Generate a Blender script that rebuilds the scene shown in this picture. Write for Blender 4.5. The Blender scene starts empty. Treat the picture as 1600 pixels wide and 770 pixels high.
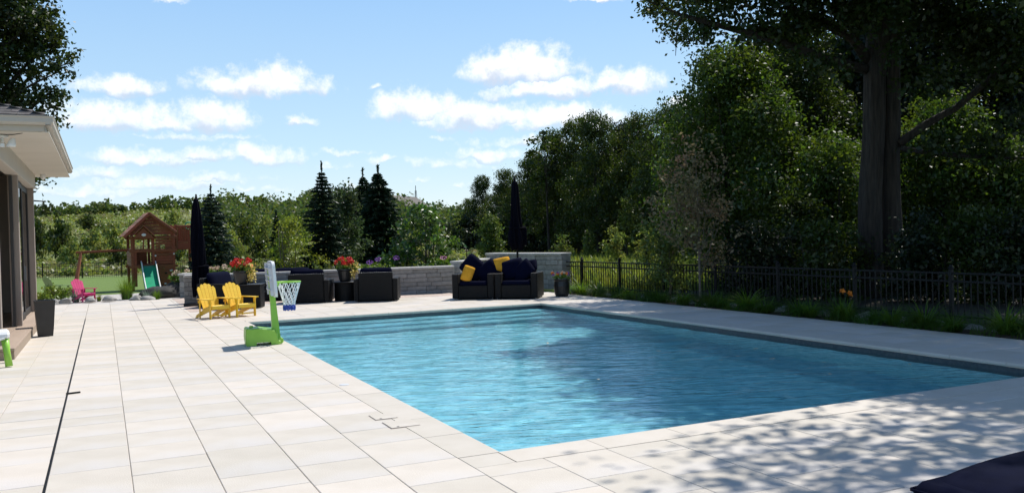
import bpy, math, random
import numpy as np
from mathutils import Vector, Matrix
R_ = math.radians
random.seed(7)
RNG = np.random.default_rng(11)

# ------------------------------------------------------------------ camera
SC = bpy.context.scene
COL = SC.collection
YAW, PITCH, ROLL, FPX, CAMH = .43874, -.012214, -.027528, 1362.65, 1.6
cy, sy = math.cos(YAW), math.sin(YAW)
fwd = Vector((sy*math.cos(PITCH), cy*math.cos(PITCH), math.sin(PITCH)))
rt = Vector((cy, -sy, 0)); up = rt.cross(fwd)
rt2 = rt*math.cos(ROLL)+up*math.sin(ROLL); up2 = up*math.cos(ROLL)-rt*math.sin(ROLL)
cam = bpy.data.cameras.new('camera'); camo = bpy.data.objects.new('camera', cam); COL.objects.link(camo)
m = Matrix((rt2, up2, -fwd)).transposed().to_4x4(); m.translation = (0, 0, CAMH); camo.matrix_world = m
cam.sensor_width = 36; cam.lens = FPX/1600*36; cam.clip_start = .05; cam.clip_end = 3000
SC.camera = camo

def W(lat, f, z=0.):
    """point given by its distance to the right of and ahead of the viewer's standing place"""
    return Vector((lat*cy+f*sy, -lat*sy+f*cy, z))
def hor(px): return 368.3-.0275*(px-800)
def PW(px, f, z=0.): return W((px-800)/FPX*f, f, z)
def ZP(px, py, f): return CAMH+(hor(px)-py)*f/FPX

# ------------------------------------------------------------------ sky, sun, exposure
SUN = Vector((.60, .25, 1.0)).normalized()
sun_el = math.asin(SUN.z); sun_az = math.atan2(SUN.x, SUN.y)
SC.view_settings.view_transform = 'Standard'; SC.view_settings.look = 'None'
SC.view_settings.exposure = .32; SC.view_settings.gamma = 1; SC.view_settings.use_curve_mapping = False
sl = bpy.data.lights.new('sun', 'SUN'); sl.energy = 4.5; sl.angle = R_(.53); sl.color = (1, .965, .91)
so = bpy.data.objects.new('sun', sl); COL.objects.link(so); so.rotation_euler = SUN.to_track_quat('Z', 'Y').to_euler(); so.location = SUN*60

world = bpy.data.worlds.new('World'); SC.world = world; world.use_nodes = True
def build_sky():
    nt = world.node_tree; N = nt.nodes; L = nt.links; N.clear()
    def n(t, **k):
        o = N.new(t)
        for a, b in k.items(): setattr(o, a, b)
        return o
    def val(i, v):
        if isinstance(v, (int, float)): i.default_value = v
        else: L.new(v, i)
    def M(op, a, b=0., c=0., clamp=False):
        o = n('ShaderNodeMath', operation=op, use_clamp=clamp)
        for i, v in zip(o.inputs, (a, b, c)): val(i, v)
        return o.outputs[0]
    out = n('ShaderNodeOutputWorld'); bg = n('ShaderNodeBackground'); bg.inputs[1].default_value = .088
    L.new(bg.outputs[0], out.inputs[0])
    sky = n('ShaderNodeTexSky', sky_type='NISHITA', sun_disc=False, sun_elevation=sun_el, sun_rotation=sun_az, air_density=1., dust_density=0., ozone_density=3., altitude=200)
    tc = n('ShaderNodeTexCoord'); D = tc.outputs['Generated']
    sep = n('ShaderNodeSeparateXYZ'); L.new(D, sep.inputs[0])
    az = M('ARCTAN2', sep.outputs[0], sep.outputs[1]); el = M('ARCSINE', sep.outputs[2])
    def noise(scale, detail, rough=.55, src=D):
        o = n('ShaderNodeTexNoise'); o.inputs['Scale'].default_value = scale; o.inputs['Detail'].default_value = detail
        o.inputs['Roughness'].default_value = rough; L.new(src, o.inputs['Vector']); return o
    wn = noise(26, 5, .6); ws = n('ShaderNodeSeparateColor'); L.new(wn.outputs['Color'], ws.inputs[0])
    az2 = M('MULTIPLY_ADD', M('SUBTRACT', ws.outputs[0], .5), .034, az)
    el2 = M('MULTIPLY_ADD', M('SUBTRACT', ws.outputs[1], .5), .034, el)
    CL = [(195,138,60,19,.9),(175,188,95,26,1),(335,188,56,27,1),(250,195,90,16,.8),(405,135,105,24,.9),(440,128,60,26,.8),(470,191,26,9,.6),
          (215,250,95,15,.8),(320,244,60,15,.75),(415,247,58,19,.9),(250,290,140,14,.5),(655,172,70,27,1),(740,186,95,24,1),(880,190,105,22,1),
          (815,112,82,32,1.1),(850,142,90,20,1),(975,134,62,22,1),(765,243,74,14,.75),(590,136,15,8,.5),(595,252,32,9,.6),(652,286,20,7,.5),
          (520,262,40,8,.5),(275,2,28,8,.6),(935,0,48,8,.7),(1080,168,42,15,.9),(385,296,22,7,.5),(718,288,16,6,.4),(690,215,24,7,.35),
          (160,275,60,12,.5),(430,300,40,7,.3),(560,290,40,5,.3),(140,300,95,11,.5),(330,283,95,11,.5),(700,258,95,14,.5),(820,222,110,11,.5),(540,240,60,8,.35),(300,215,120,9,.4)]
    acc = None; bsel = None
    for px, py, w, h, s in CL:
        v = (rt2*((px-800)/FPX)+up2*(-(py-385)/FPX)+fwd).normalized()
        a0 = math.atan2(v.x, v.y); e0 = math.asin(v.z); w_ = w/FPX*1.12; h_ = h/FPX*1.32
        a = M('MULTIPLY_ADD', az2, 1/w_, -a0/w_); b = M('MULTIPLY_ADD', el2, 1/h_, -e0/h_)
        # flatter underside
        b = M('MULTIPLY', b, M('MULTIPLY_ADD', M('LESS_THAN', b, 0.), .85, 1.))
        e = M('SUBTRACT', s, M('MULTIPLY_ADD', a, a, M('MULTIPLY', b, b)))
        if acc is None: bsel = b
        else:
            g_t = M('GREATER_THAN', e, acc); mb_ = n('ShaderNodeMix'); L.new(g_t, mb_.inputs[0]); L.new(bsel, mb_.inputs[2]); L.new(b, mb_.inputs[3]); bsel = mb_.outputs[0]
        acc = e if acc is None else M('MAXIMUM', acc, e)
    # scattered fair-weather clouds over the rest of the sky
    pj = n('ShaderNodeVectorMath', operation='DIVIDE'); L.new(D, pj.inputs[0])
    cb = n('ShaderNodeCombineXYZ'); zc = M('MAXIMUM', sep.outputs[2], .08)
    for i in cb.inputs: L.new(zc, i)
    L.new(cb.outputs[0], pj.inputs[1])
    gn = noise(1.1, 4, .55, pj.outputs[0])
    gen = M('MULTIPLY_ADD', gn.outputs['Fac'], 6., -3.75)
    da = M('ABSOLUTE', M('SUBTRACT', az, YAW))
    outm = M('MAXIMUM', M('GREATER_THAN', da, .62), M('GREATER_THAN', el, .36))
    gen = M('MULTIPLY_ADD', M('SUBTRACT', gen, -2.), outm, -2.)
    acc = M('MAXIMUM', M('MAXIMUM', acc, gen), -2.)
    f1 = noise(46, 9, .66)
    dens = M('ADD', acc, M('MULTIPLY_ADD', f1.outputs['Fac'], 2.9, -1.45))
    mr = n('ShaderNodeMapRange', interpolation_type='SMOOTHSTEP'); L.new(dens, mr.inputs[0])
    mr.inputs[1].default_value = -.25; mr.inputs[2].default_value = 1.05
    cov = M('MULTIPLY', mr.outputs[0], M('GREATER_THAN', el, 0.))
    hz = n('ShaderNodeMapRange'); L.new(el, hz.inputs[0]); hz.inputs[1].default_value = 0.; hz.inputs[2].default_value = .17
    hz.inputs[3].default_value = .62; hz.inputs[4].default_value = .97
    cov = M('MULTIPLY', cov, hz.outputs[0])
    # thick middles of the clouds are a little greyer than their sunlit rims
    th = n('ShaderNodeMapRange', interpolation_type='SMOOTHSTEP'); L.new(dens, th.inputs[0]); th.inputs[1].default_value = .7; th.inputs[2].default_value = 1.5
    f2 = noise(34, 4, .5)
    bs = n('ShaderNodeMapRange', interpolation_type='SMOOTHSTEP'); L.new(M('ADD', bsel, M('MULTIPLY_ADD', f2.outputs['Fac'], 1.6, -.8)), bs.inputs[0]); bs.inputs[1].default_value = .35; bs.inputs[2].default_value = -.75
    sh = M('MULTIPLY', M('MAXIMUM', th.outputs[0], M('MULTIPLY', bs.outputs[0], .8)), M('MULTIPLY_ADD', bs.outputs[0], .75, .25), 0., True)
    cc = n('ShaderNodeMix', data_type='RGBA'); L.new(sh, cc.inputs['Factor'])
    cc.inputs['A'].default_value = (10.6, 10.7, 10.8, 1); cc.inputs['B'].default_value = (5.0, 6.0, 7.8, 1)
    gain = n('ShaderNodeMix', data_type='RGBA', blend_type='MULTIPLY'); gain.inputs['Factor'].default_value = 1
    L.new(sky.outputs[0], gain.inputs['A']); gain.inputs['B'].default_value = (1.12, 1.05, 1.0, 1)
    # blue of a clear summer day, paler towards the horizon all round
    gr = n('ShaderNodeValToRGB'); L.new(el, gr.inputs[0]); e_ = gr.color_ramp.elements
    e_[0].position = 0; e_[0].color = (.78, .88, .94, 1); e_[1].position = 1; e_[1].color = (.075, .155, .36, 1)  # zenith, out of view, greyed and darkened to tune the shade below
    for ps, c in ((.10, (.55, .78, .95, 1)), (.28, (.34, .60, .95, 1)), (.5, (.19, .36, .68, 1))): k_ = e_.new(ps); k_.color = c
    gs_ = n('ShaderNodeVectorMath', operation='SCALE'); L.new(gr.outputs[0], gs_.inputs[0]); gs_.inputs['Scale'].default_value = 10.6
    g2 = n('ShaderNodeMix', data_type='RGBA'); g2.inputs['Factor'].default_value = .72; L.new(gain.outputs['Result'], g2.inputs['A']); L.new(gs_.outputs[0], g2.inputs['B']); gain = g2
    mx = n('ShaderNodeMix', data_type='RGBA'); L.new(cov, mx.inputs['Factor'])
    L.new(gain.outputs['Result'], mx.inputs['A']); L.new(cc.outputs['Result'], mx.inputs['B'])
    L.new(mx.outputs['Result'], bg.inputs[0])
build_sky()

# ------------------------------------------------------------------ mesh helpers
class MB:
    def __init__(s): s.v = []; s.f = []
    def add(s, vs, fs):
        o = len(s.v); s.v += [tuple(p) for p in vs]; s.f += [tuple(i+o for i in f) for f in fs]; return s
    def box(s, c, d, rot=None, bev=0.):
        x, y, z = (k/2 for k in d); b = min(bev, x*.9, y*.9, z*.9)
        if b <= 0:
            vs = [(i*x, j*y, k*z) for k in (-1, 1) for i, j in ((-1, -1), (1, -1), (1, 1), (-1, 1))]
            fs = [(3, 2, 1, 0), (4, 5, 6, 7), (0, 1, 5, 4), (1, 2, 6, 5), (2, 3, 7, 6), (3, 0, 4, 7)]
        else:
            def ring(z_, e): return [(-x+e, -y, z_), (x-e, -y, z_), (x, -y+e, z_), (x, y-e, z_), (x-e, y, z_), (-x+e, y, z_), (-x, y-e, z_), (-x, -y+e, z_)]
            def rin(z_): return [(-x+b, -y+b, z_), (x-b, -y+b, z_), (x-b, -y+b, z_), (x-b, y-b, z_), (x-b, y-b, z_), (-x+b, y-b, z_), (-x+b, y-b, z_), (-x+b, -y+b, z_)]
            q = [(-x+b, -y+b), (x-b, -y+b), (x-b, y-b), (-x+b, y-b)]
            vs = [(a, c_, -z) for a, c_ in q]+ring(-z+b, b)+ring(z-b, b)+[(a, c_, z) for a, c_ in q]
            fs = [(3, 2, 1, 0), (20, 21, 22, 23)]
            for i in range(8): j = (i+1) % 8; fs.append((4+i, 4+j, 12+j, 12+i))
            mp = [0, 1, 1, 2, 2, 3, 3, 0]
            for i in range(8):
                j = (i+1) % 8; a, c_ = mp[i], mp[j]
                if a == c_: fs.append((a, 4+j, 4+i)); fs.append((20+a, 12+i, 12+j))
                else: fs.append((a, c_, 4+j, 4+i)); fs.append((12+i, 12+j, 20+c_, 20+a))
        vs = [Vector(p) for p in vs]
        if rot is not None: vs = [rot @ p for p in vs]
        c = Vector(c); return s.add([p+c for p in vs], fs)
    def tube(s, pts, rad, n=8, cap=True):
        pts = [Vector(p) for p in pts]
        if isinstance(rad, (int, float)): rad = [rad]*len(pts)
        o = len(s.v); prev = None
        for i, p in enumerate(pts):
            t = (pts[min(i+1, len(pts)-1)]-pts[max(i-1, 0)]).normalized()
            a = prev if prev is not None else (Vector((0, 0, 1)) if abs(t.z) < .9 else Vector((1, 0, 0)))
            a = (a-t*a.dot(t)).normalized(); prev = a; b = t.cross(a)
            for k in range(n):
                an = 2*math.pi*k/n; s.v.append(tuple(p+(a*math.cos(an)+b*math.sin(an))*rad[i]))
        for i in range(len(pts)-1):
            for k in range(n):
                k2 = (k+1) % n; s.f.append((o+i*n+k, o+i*n+k2, o+(i+1)*n+k2, o+(i+1)*n+k))
        if cap:
            s.f.append(tuple(o+k for k in reversed(range(n)))); e = o+(len(pts)-1)*n; s.f.append(tuple(e+k for k in range(n)))
        return s
    def bar(s, a, b, w, h, upv=(0, 0, 1)):
        a, b = Vector(a), Vector(b); t = (b-a); l = t.length; t.normalize(); u = Vector(upv)
        if abs(t.dot(u)) > .98: u = Vector((1, 0, 0))
        x = t.cross(u).normalized(); z = x.cross(t)
        return s.box((a+b)/2, (w, l, h), Matrix((x, t, z)).transposed(), min(w, h)*.12)
    def prism(s, poly, axis, a, b):
        """extrude a 2D polygon along an axis from a to b ('x': poly=(y,z), 'y': poly=(x,z), 'z': poly=(x,y))"""
        def P(p, t): return {'x': (t, p[0], p[1]), 'y': (p[0], t, p[1]), 'z': (p[0], p[1], t)}[axis]
        n = len(poly); vs = [P(p, a) for p in poly]+[P(p, b) for p in poly]
        fs = [tuple(reversed(range(n))), tuple(range(n, 2*n))]+[(i, (i+1) % n, n+(i+1) % n, n+i) for i in range(n)]
        return s.add(vs, fs)
    def lathe(s, prof, n=20, c=(0, 0, 0)):
        o = len(s.v)
        for r, z in prof:
            for k in range(n):
                a = 2*math.pi*k/n; s.v.append((c[0]+r*math.cos(a), c[1]+r*math.sin(a), c[2]+z))
        for i in range(len(prof)-1):
            for k in range(n):
                k2 = (k+1) % n; s.f.append((o+i*n+k, o+i*n+k2, o+(i+1)*n+k2, o+(i+1)*n+k))
        s.f.append(tuple(o+k for k in reversed(range(n)))); e = o+(len(prof)-1)*n; s.f.append(tuple(e+k for k in range(n)))
        return s
    def blob(s, c, r, rng, n=10, rough=.15, flat=None):
        vs = []; fs = []; ns = n*2
        k1 = [rng.normal(size=3)*2.2 for _ in range(5)]; ph = rng.uniform(0, 6, 5)
        for i in range(n+1):
            th = math.pi*i/n
            for j in range(ns):
                p = 2*math.pi*j/ns; d = np.array((math.sin(th)*math.cos(p), math.sin(th)*math.sin(p), math.cos(th)))
                k = 1+rough*sum(math.sin(float(d@q)+f) for q, f in zip(k1, ph))/1.8
                v = d*np.array(r)*k
                if flat is not None: v[2] = max(v[2], flat)
                vs.append(v+np.array(c))
        for i in range(n):
            for j in range(ns): fs.append((i*ns+j, (i+1)*ns+j, (i+1)*ns+(j+1) % ns, i*ns+(j+1) % ns))
        return s.add(vs, fs)
    def pillow(s, w, h, t, mat=None, n=12, pinch=.03):
        vs = []; fs = []
        for side in (1, -1):
            o = len(vs)
            for i in range(n+1):
                for j in range(n+1):
                    u = i/n*2-1; v = j/n*2-1
                    k = (max(0, 1-abs(u)**3.6)*max(0, 1-abs(v)**3.6))**.5; cr = 1-.10*(abs(u)*abs(v))**3
                    x = u*w/2*cr*(1-pinch*(1-v*v)*abs(u)); y = v*h/2*cr*(1-pinch*(1-u*u)*abs(v))
                    vs.append(Vector((x, y, side*(k*t/2+.004))))
            for i in range(n):
                for j in range(n):
                    q = (o+i*(n+1)+j, o+(i+1)*(n+1)+j, o+(i+1)*(n+1)+j+1, o+i*(n+1)+j+1)
                    fs.append(q if side > 0 else q[::-1])
        rim = [i*(n+1) for i in range(n+1)]+[n*(n+1)+j for j in range(1, n+1)]+[i*(n+1)+n for i in range(n-1, -1, -1)]+[j for j in range(n-1, 0, -1)]
        N = (n+1)**2
        for a, b in zip(rim, rim[1:]+rim[:1]): fs.append((b, a, N+a, N+b))
        if mat is not None: vs = [mat @ p for p in vs]
        return s.add(vs, fs)
    def build(s, name, mat, parent=None, smooth=False, loc=None):
        me = bpy.data.meshes.new(name); me.from_pydata(s.v, [], s.f); me.update()
        if smooth: me.polygons.foreach_set('use_smooth', [True]*len(me.polygons))
        me.materials.append(MT[mat] if isinstance(mat, str) else mat)
        o = bpy.data.objects.new(name, me); COL.objects.link(o)
        if parent is not None: o.parent = parent
        if loc is not None: o.location = loc
        return o
def npmesh(name, V, k, mat, parent=None, loc=None):
    """k-gons laid out one after another"""
    V = np.asarray(V, dtype=np.float32).reshape(-1, 3); nf = len(V)//k
    me = bpy.data.meshes.new(name); me.vertices.add(len(V)); me.vertices.foreach_set('co', V.ravel())
    me.loops.add(len(V)); me.loops.foreach_set('vertex_index', np.arange(len(V), dtype=np.int32))
    me.polygons.add(nf); me.polygons.foreach_set('loop_start', np.arange(0, len(V), k, dtype=np.int32))
    try: me.polygons.foreach_set('loop_total', np.full(nf, k, dtype=np.int32))
    except Exception: pass
    me.update(calc_edges=True); me.materials.append(MT[mat])
    o = bpy.data.objects.new(name, me); COL.objects.link(o)
    if parent is not None: o.parent = parent
    if loc is not None: o.location = loc
    return o
def empty(name, loc=(0, 0, 0), rz=0., label=None, cat=None, group=None, sc=1.):
    o = bpy.data.objects.new(name, None); COL.objects.link(o); o.location = loc; o.rotation_euler = (0, 0, rz); o.scale = (sc,)*3
    o.empty_display_size = .1
    return tag(o, label, cat, group)
def tag(o, label=None, cat=None, group=None, kind=None):
    if label: o['label'] = label
    if cat: o['category'] = cat
    if group: o['group'] = group
    if kind: o['kind'] = kind
    return o
def copy_tree(o, parent=None):
    c = o.copy(); COL.objects.link(c); c.parent = parent
    for ch in list(KIDS.get(o.name, ())) or [k for k in o.children]: copy_tree(ch, c)
    return c
KIDS = {}
ORD = ['first', 'second', 'third', 'fourth', 'fifth', 'sixth', 'seventh', 'eighth', 'ninth', 'tenth', 'eleventh', 'twelfth', 'thirteenth', 'fourteenth',
       'fifteenth', 'sixteenth', 'seventeenth', 'eighteenth', 'nineteenth', 'twentieth', 'twenty-first', 'twenty-second', 'twenty-third', 'twenty-fourth',
       'twenty-fifth', 'twenty-sixth', 'twenty-seventh', 'twenty-eighth', 'twenty-ninth', 'thirtieth', 'thirty-first', 'thirty-second', 'thirty-third', 'thirty-fourth']

# ------------------------------------------------------------------ materials
MT = {}
def mat(name, c1, c2=None, scale=4., rough=.6, bump=0., bscale=40., detail=4., spec=.5, rnd=0., coord='Object', stretch=(1, 1, 1), metal=0., coat=0.):
    m = bpy.data.materials.new(name); m.use_nodes = True; nt = m.node_tree; N = nt.nodes; L = nt.links
    p = N['Principled BSDF']; p.inputs['Roughness'].default_value = rough; p.inputs['Specular IOR Level'].default_value = spec; p.inputs['Metallic'].default_value = metal
    if coat: p.inputs['Coat Weight'].default_value = coat
    tc = N.new('ShaderNodeTexCoord'); mp = N.new('ShaderNodeMapping'); mp.inputs['Scale'].default_value = stretch; L.new(tc.outputs[coord], mp.inputs[0])
    col = None
    if c2 is not None:
        nz = N.new('ShaderNodeTexNoise'); nz.inputs['Scale'].default_value = scale; nz.inputs['Detail'].default_value = detail; L.new(mp.outputs[0], nz.inputs['Vector'])
        rp = N.new('ShaderNodeValToRGB'); rp.color_ramp.elements[0].position = .32; rp.color_ramp.elements[1].position = .68
        rp.color_ramp.elements[0].color = (*c1, 1); rp.color_ramp.elements[1].color = (*c2, 1); L.new(nz.outputs['Fac'], rp.inputs[0]); col = rp.outputs[0]
    else:
        rgb = N.new('ShaderNodeRGB'); rgb.outputs[0].default_value = (*c1, 1); col = rgb.outputs[0]
    if rnd:
        oi = N.new('ShaderNodeObjectInfo'); ge = N.new('ShaderNodeNewGeometry')
        ad = N.new('ShaderNodeMath'); ad.operation = 'ADD'; L.new(oi.outputs['Random'], ad.inputs[0]); L.new(ge.outputs['Random Per Island'], ad.inputs[1])
        fr = N.new('ShaderNodeMath'); fr.operation = 'FRACT'; L.new(ad.outputs[0], fr.inputs[0])
        mr = N.new('ShaderNodeMapRange'); L.new(fr.outputs[0], mr.inputs[0]); mr.inputs[3].default_value = 1-rnd; mr.inputs[4].default_value = 1+rnd
        hs = N.new('ShaderNodeHueSaturation'); L.new(mr.outputs[0], hs.inputs['Value']); L.new(col, hs.inputs['Color'])
        mr2 = N.new('ShaderNodeMapRange'); L.new(fr.outputs[0], mr2.inputs[0]); mr2.inputs[3].default_value = .5+rnd*.06; mr2.inputs[4].default_value = .5-rnd*.06
        L.new(mr2.outputs[0], hs.inputs['Hue']); col = hs.outputs[0]
    L.new(col, p.inputs['Base Color'])
    if bump:
        b = N.new('ShaderNodeBump'); b.inputs['Strength'].default_value = bump; b.inputs['Distance'].default_value = .02
        nb = N.new('ShaderNodeTexNoise'); nb.inputs['Scale'].default_value = bscale; nb.inputs['Detail'].default_value = 5; L.new(mp.outputs[0], nb.inputs['Vector'])
        L.new(nb.outputs['Fac'], b.inputs['Height']); L.new(b.outputs[0], p.inputs['Normal'])
    MT[name] = m; return m
def leafmat(name, c, var=.35, trans=.45, gloss=.03, hue=.03, rough=.42):
    m = bpy.data.materials.new(name); m.use_nodes = True; nt = m.node_tree; N = nt.nodes; L = nt.links; N.remove(N['Principled BSDF'])
    out = [x for x in N if x.type == 'OUTPUT_MATERIAL'][0]
    ge = N.new('ShaderNodeNewGeometry'); oi = N.new('ShaderNodeObjectInfo')
    mr = N.new('ShaderNodeMapRange'); L.new(ge.outputs['Random Per Island'], mr.inputs[0]); mr.inputs[3].default_value = 1-var; mr.inputs[4].default_value = 1+var
    tc = N.new('ShaderNodeTexCoord'); nz = N.new('ShaderNodeTexNoise'); nz.inputs['Scale'].default_value = 1.3; L.new(tc.outputs['Object'], nz.inputs['Vector'])
    mh = N.new('ShaderNodeMapRange'); L.new(nz.outputs['Fac'], mh.inputs[0]); mh.inputs[1].default_value = .3; mh.inputs[2].default_value = .7; mh.inputs[3].default_value = .5-hue; mh.inputs[4].default_value = .5+hue
    hs = N.new('ShaderNodeHueSaturation'); hs.inputs['Color'].default_value = (*c, 1); L.new(mr.outputs[0], hs.inputs['Value']); L.new(mh.outputs[0], hs.inputs['Hue'])
    df = N.new('ShaderNodeBsdfDiffuse'); L.new(hs.outputs[0], df.inputs[0])
    tl = N.new('ShaderNodeBsdfTranslucent')
    th = N.new('ShaderNodeHueSaturation'); th.inputs['Value'].default_value = 1.3; th.inputs['Saturation'].default_value = 1.1; th.inputs['Hue'].default_value = .485; L.new(hs.outputs[0], th.inputs['Color']); L.new(th.outputs[0], tl.inputs[0])
    mx = N.new('ShaderNodeMixShader'); mx.inputs[0].default_value = trans; L.new(df.outputs[0], mx.inputs[1]); L.new(tl.outputs[0], mx.inputs[2])
    gl = N.new('ShaderNodeBsdfGlossy'); gl.inputs['Roughness'].default_value = rough
    m2 = N.new('ShaderNodeMixShader'); m2.inputs[0].default_value = gloss; L.new(mx.outputs[0], m2.inputs[1]); L.new(gl.outputs[0], m2.inputs[2])
    L.new(m2.outputs[0], out.inputs[0]); MT[name] = m
def fabric(name, c, rough=.9):
    m = mat(name, c, tuple(k*.8 for k in c), 9, rough, .25, 300, spec=.06)
    m.node_tree.nodes['Principled BSDF'].inputs['Sheen Weight'].default_value = 0.
def wicker(name, c):
    m = mat(name, c, tuple(k*1.7 for k in c), 30, .5, 0, spec=.25); nt = m.node_tree; N = nt.nodes; L = nt.links; p = N['Principled BSDF']
    tc = N.new('ShaderNodeTexCoord'); h = []
    for d in ('Z', 'DIAGONAL'):
        w = N.new('ShaderNodeTexWave'); w.bands_direction = d; w.inputs['Scale'].default_value = 22; w.inputs['Distortion'].default_value = .6; L.new(tc.outputs['Object'], w.inputs[0]); h.append(w.outputs['Fac'])
    a = N.new('ShaderNodeMath'); a.operation = 'MULTIPLY'; L.new(h[0], a.inputs[0]); L.new(h[1], a.inputs[1])
    b = N.new('ShaderNodeBump'); b.inputs['Strength'].default_value = .7; b.inputs['Distance'].default_value = .01; L.new(a.outputs[0], b.inputs['Height']); L.new(b.outputs[0], p.inputs['Normal'])

def slabmat():
    m = mat('slab', (.53, .473, .395), (.60, .54, .46), 2.2, .62, .15, 90, rnd=.08, spec=.35); nt = m.node_tree; N = nt.nodes; L = nt.links; p = N['Principled BSDF']
    base = p.inputs['Base Color'].links[0].from_socket
    tc = N.new('ShaderNodeTexCoord'); mp = N.new('ShaderNodeMapping'); mp.inputs['Scale'].default_value = (9, 90, 9); L.new(tc.outputs['Object'], mp.inputs[0])
    # travertine-like pits in short rows, and faint grey weather stains
    nz = N.new('ShaderNodeTexNoise'); nz.inputs['Scale'].default_value = 1.; nz.inputs['Detail'].default_value = 6; nz.inputs['Roughness'].default_value = .7; L.new(mp.outputs[0], nz.inputs['Vector'])
    r = N.new('ShaderNodeMapRange'); L.new(nz.outputs['Fac'], r.inputs[0]); r.inputs[1].default_value = .60; r.inputs[2].default_value = .72; r.inputs[3].default_value = 0; r.inputs[4].default_value = .38
    st = N.new('ShaderNodeTexNoise'); st.inputs['Scale'].default_value = .9; st.inputs['Detail'].default_value = 5; L.new(tc.outputs['Object'], st.inputs['Vector'])
    r2 = N.new('ShaderNodeMapRange'); L.new(st.outputs['Fac'], r2.inputs[0]); r2.inputs[1].default_value = .50; r2.inputs[2].default_value = .72; r2.inputs[4].default_value = .5
    m1 = N.new('ShaderNodeMix'); m1.data_type = 'RGBA'; L.new(r2.outputs[0], m1.inputs['Factor']); L.new(base, m1.inputs['A']); m1.inputs['B'].default_value = (.50, .49, .50, 1)
    m2 = N.new('ShaderNodeMix'); m2.data_type = 'RGBA'; L.new(r.outputs[0], m2.inputs['Factor']); L.new(m1.outputs['Result'], m2.inputs['A']); m2.inputs['B'].default_value = (.33, .27, .21, 1)
    L.new(m2.outputs['Result'], p.inputs['Base Color'])
slabmat()
mat('coping', (.52, .465, .385), (.57, .515, .44), 3, .6, .1, 80, rnd=.04, spec=.35)
mat('tan_paver', (.42, .33, .27), (.52, .42, .35), 5, .7, .1, 60, rnd=.12)
mat('joint_sand', (.20, .175, .145), (.30, .26, .22), 30, .95)
mat('tile', (.045, .062, .075), (.075, .095, .105), 25, .25, 0, rnd=.2)
mat('plaster', (.38, .62, .71), (.66, .85, .90), 7, .7, .15, 30, detail=8)
mat('ledge', (.62, .66, .64), (.52, .58, .6), 8, .6)
mat('lawn', (.085, .145, .016), (.13, .19, .028), 6, .95, .4, 60, detail=8)
def ground_mat():
    m = MT['lawn']; nt = m.node_tree; N = nt.nodes; L = nt.links; p = N['Principled BSDF']; base = p.inputs['Base Color'].links[0].from_socket
    tc = N.new('ShaderNodeTexCoord'); dp = N.new('ShaderNodeVectorMath'); dp.operation = 'DOT_PRODUCT'; L.new(tc.outputs['Object'], dp.inputs[0]); dp.inputs[1].default_value = (math.sin(.43874), math.cos(.43874), 0)
    mr = N.new('ShaderNodeMapRange'); L.new(dp.outputs['Value'], mr.inputs[0]); mr.inputs[1].default_value = 59; mr.inputs[2].default_value = 63
    nz = N.new('ShaderNodeTexNoise'); nz.inputs['Scale'].default_value = .22; nz.inputs['Detail'].default_value = 8; L.new(tc.outputs['Object'], nz.inputs['Vector'])
    rp = N.new('ShaderNodeValToRGB'); L.new(nz.outputs['Fac'], rp.inputs[0]); rp.color_ramp.elements[0].position = .35; rp.color_ramp.elements[0].color = (.11, .15, .035, 1); rp.color_ramp.elements[1].position = .65; rp.color_ramp.elements[1].color = (.22, .24, .08, 1)
    mx = N.new('ShaderNodeMix'); mx.data_type = 'RGBA'; L.new(mr.outputs[0], mx.inputs['Factor']); L.new(base, mx.inputs['A']); L.new(rp.outputs[0], mx.inputs['B']); L.new(mx.outputs['Result'], p.inputs['Base Color'])
ground_mat()
mat('mulch', (.045, .028, .02), (.10, .07, .05), 40, .95, .8, 60, detail=8)
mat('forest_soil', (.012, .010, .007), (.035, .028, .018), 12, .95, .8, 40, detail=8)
mat('gravel', (.36, .33, .30), (.5, .47, .43), 50, .95, .5, 80, detail=6)
mat('road', (.30, .30, .30), (.36, .35, .34), 10, .9)
mat('stone', (.22, .215, .205), (.35, .335, .31), 5, .85, .5, 22, rnd=.22)
mat('capstone', (.47, .45, .42), (.55, .53, .49), 6, .8, .25, 40, rnd=.06)
mat('rock_dark', (.016, .015, .014), (.05, .045, .04), 5, .85, 1., 14, detail=8)
mat('rock_pale', (.26, .25, .23), (.40, .38, .35), 6, .85, .6, 14)
mat('bark', (.014, .011, .008), (.045, .035, .027), 6, .95, 1., 16, stretch=(3, 3, .35), detail=10)
mat('bark_young', (.10, .075, .055), (.16, .13, .10), 10, .9, .4, 20)
mat('black_metal', (.006, .006, .006), None, rough=.55, spec=.25)
mat('grey_metal', (.22, .22, .23), None, rough=.4, metal=.7)
mat('cedar', (.19, .048, .017), (.28, .078, .028), 6, .65, .25, 20, stretch=(1, 1, 9), rnd=.15)
mat('cedar_roof', (.28, .10, .045), (.38, .15, .07), 6, .75, .25, 20, rnd=.25)
mat('green_plastic', (.008, .30, .145), (.012, .35, .17), 4, .35, rnd=.0)
mat('lime_plastic', (.24, .50, .045), (.28, .55, .06), 5, .4)
mat('white_plastic', (.78, .78, .76), (.70, .70, .69), 8, .4)
mat('grey_plastic', (.52, .53, .55), (.60, .61, .62), 8, .5)
mat('blue_plastic', (.03, .11, .42), None, rough=.4)
mat('red_plastic', (.5, .05, .03), None, rough=.4)
mat('yellow_paint', (.80, .50, .025), (.86, .56, .045), 6, .45, .08, 30, stretch=(1, 1, 6), rnd=.05)
mat('pink_paint', (.55, .018, .13), (.62, .03, .17), 6, .5, .08, 30, rnd=.05)
mat('sage_paint', (.16, .24, .07), (.20, .28, .09), 6, .5, .08, 30, rnd=.05)
mat('net_white', (.8, .8, .8), None, rough=.7)
mat('net_blue', (.03, .06, .33), None, rough=.7)
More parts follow.
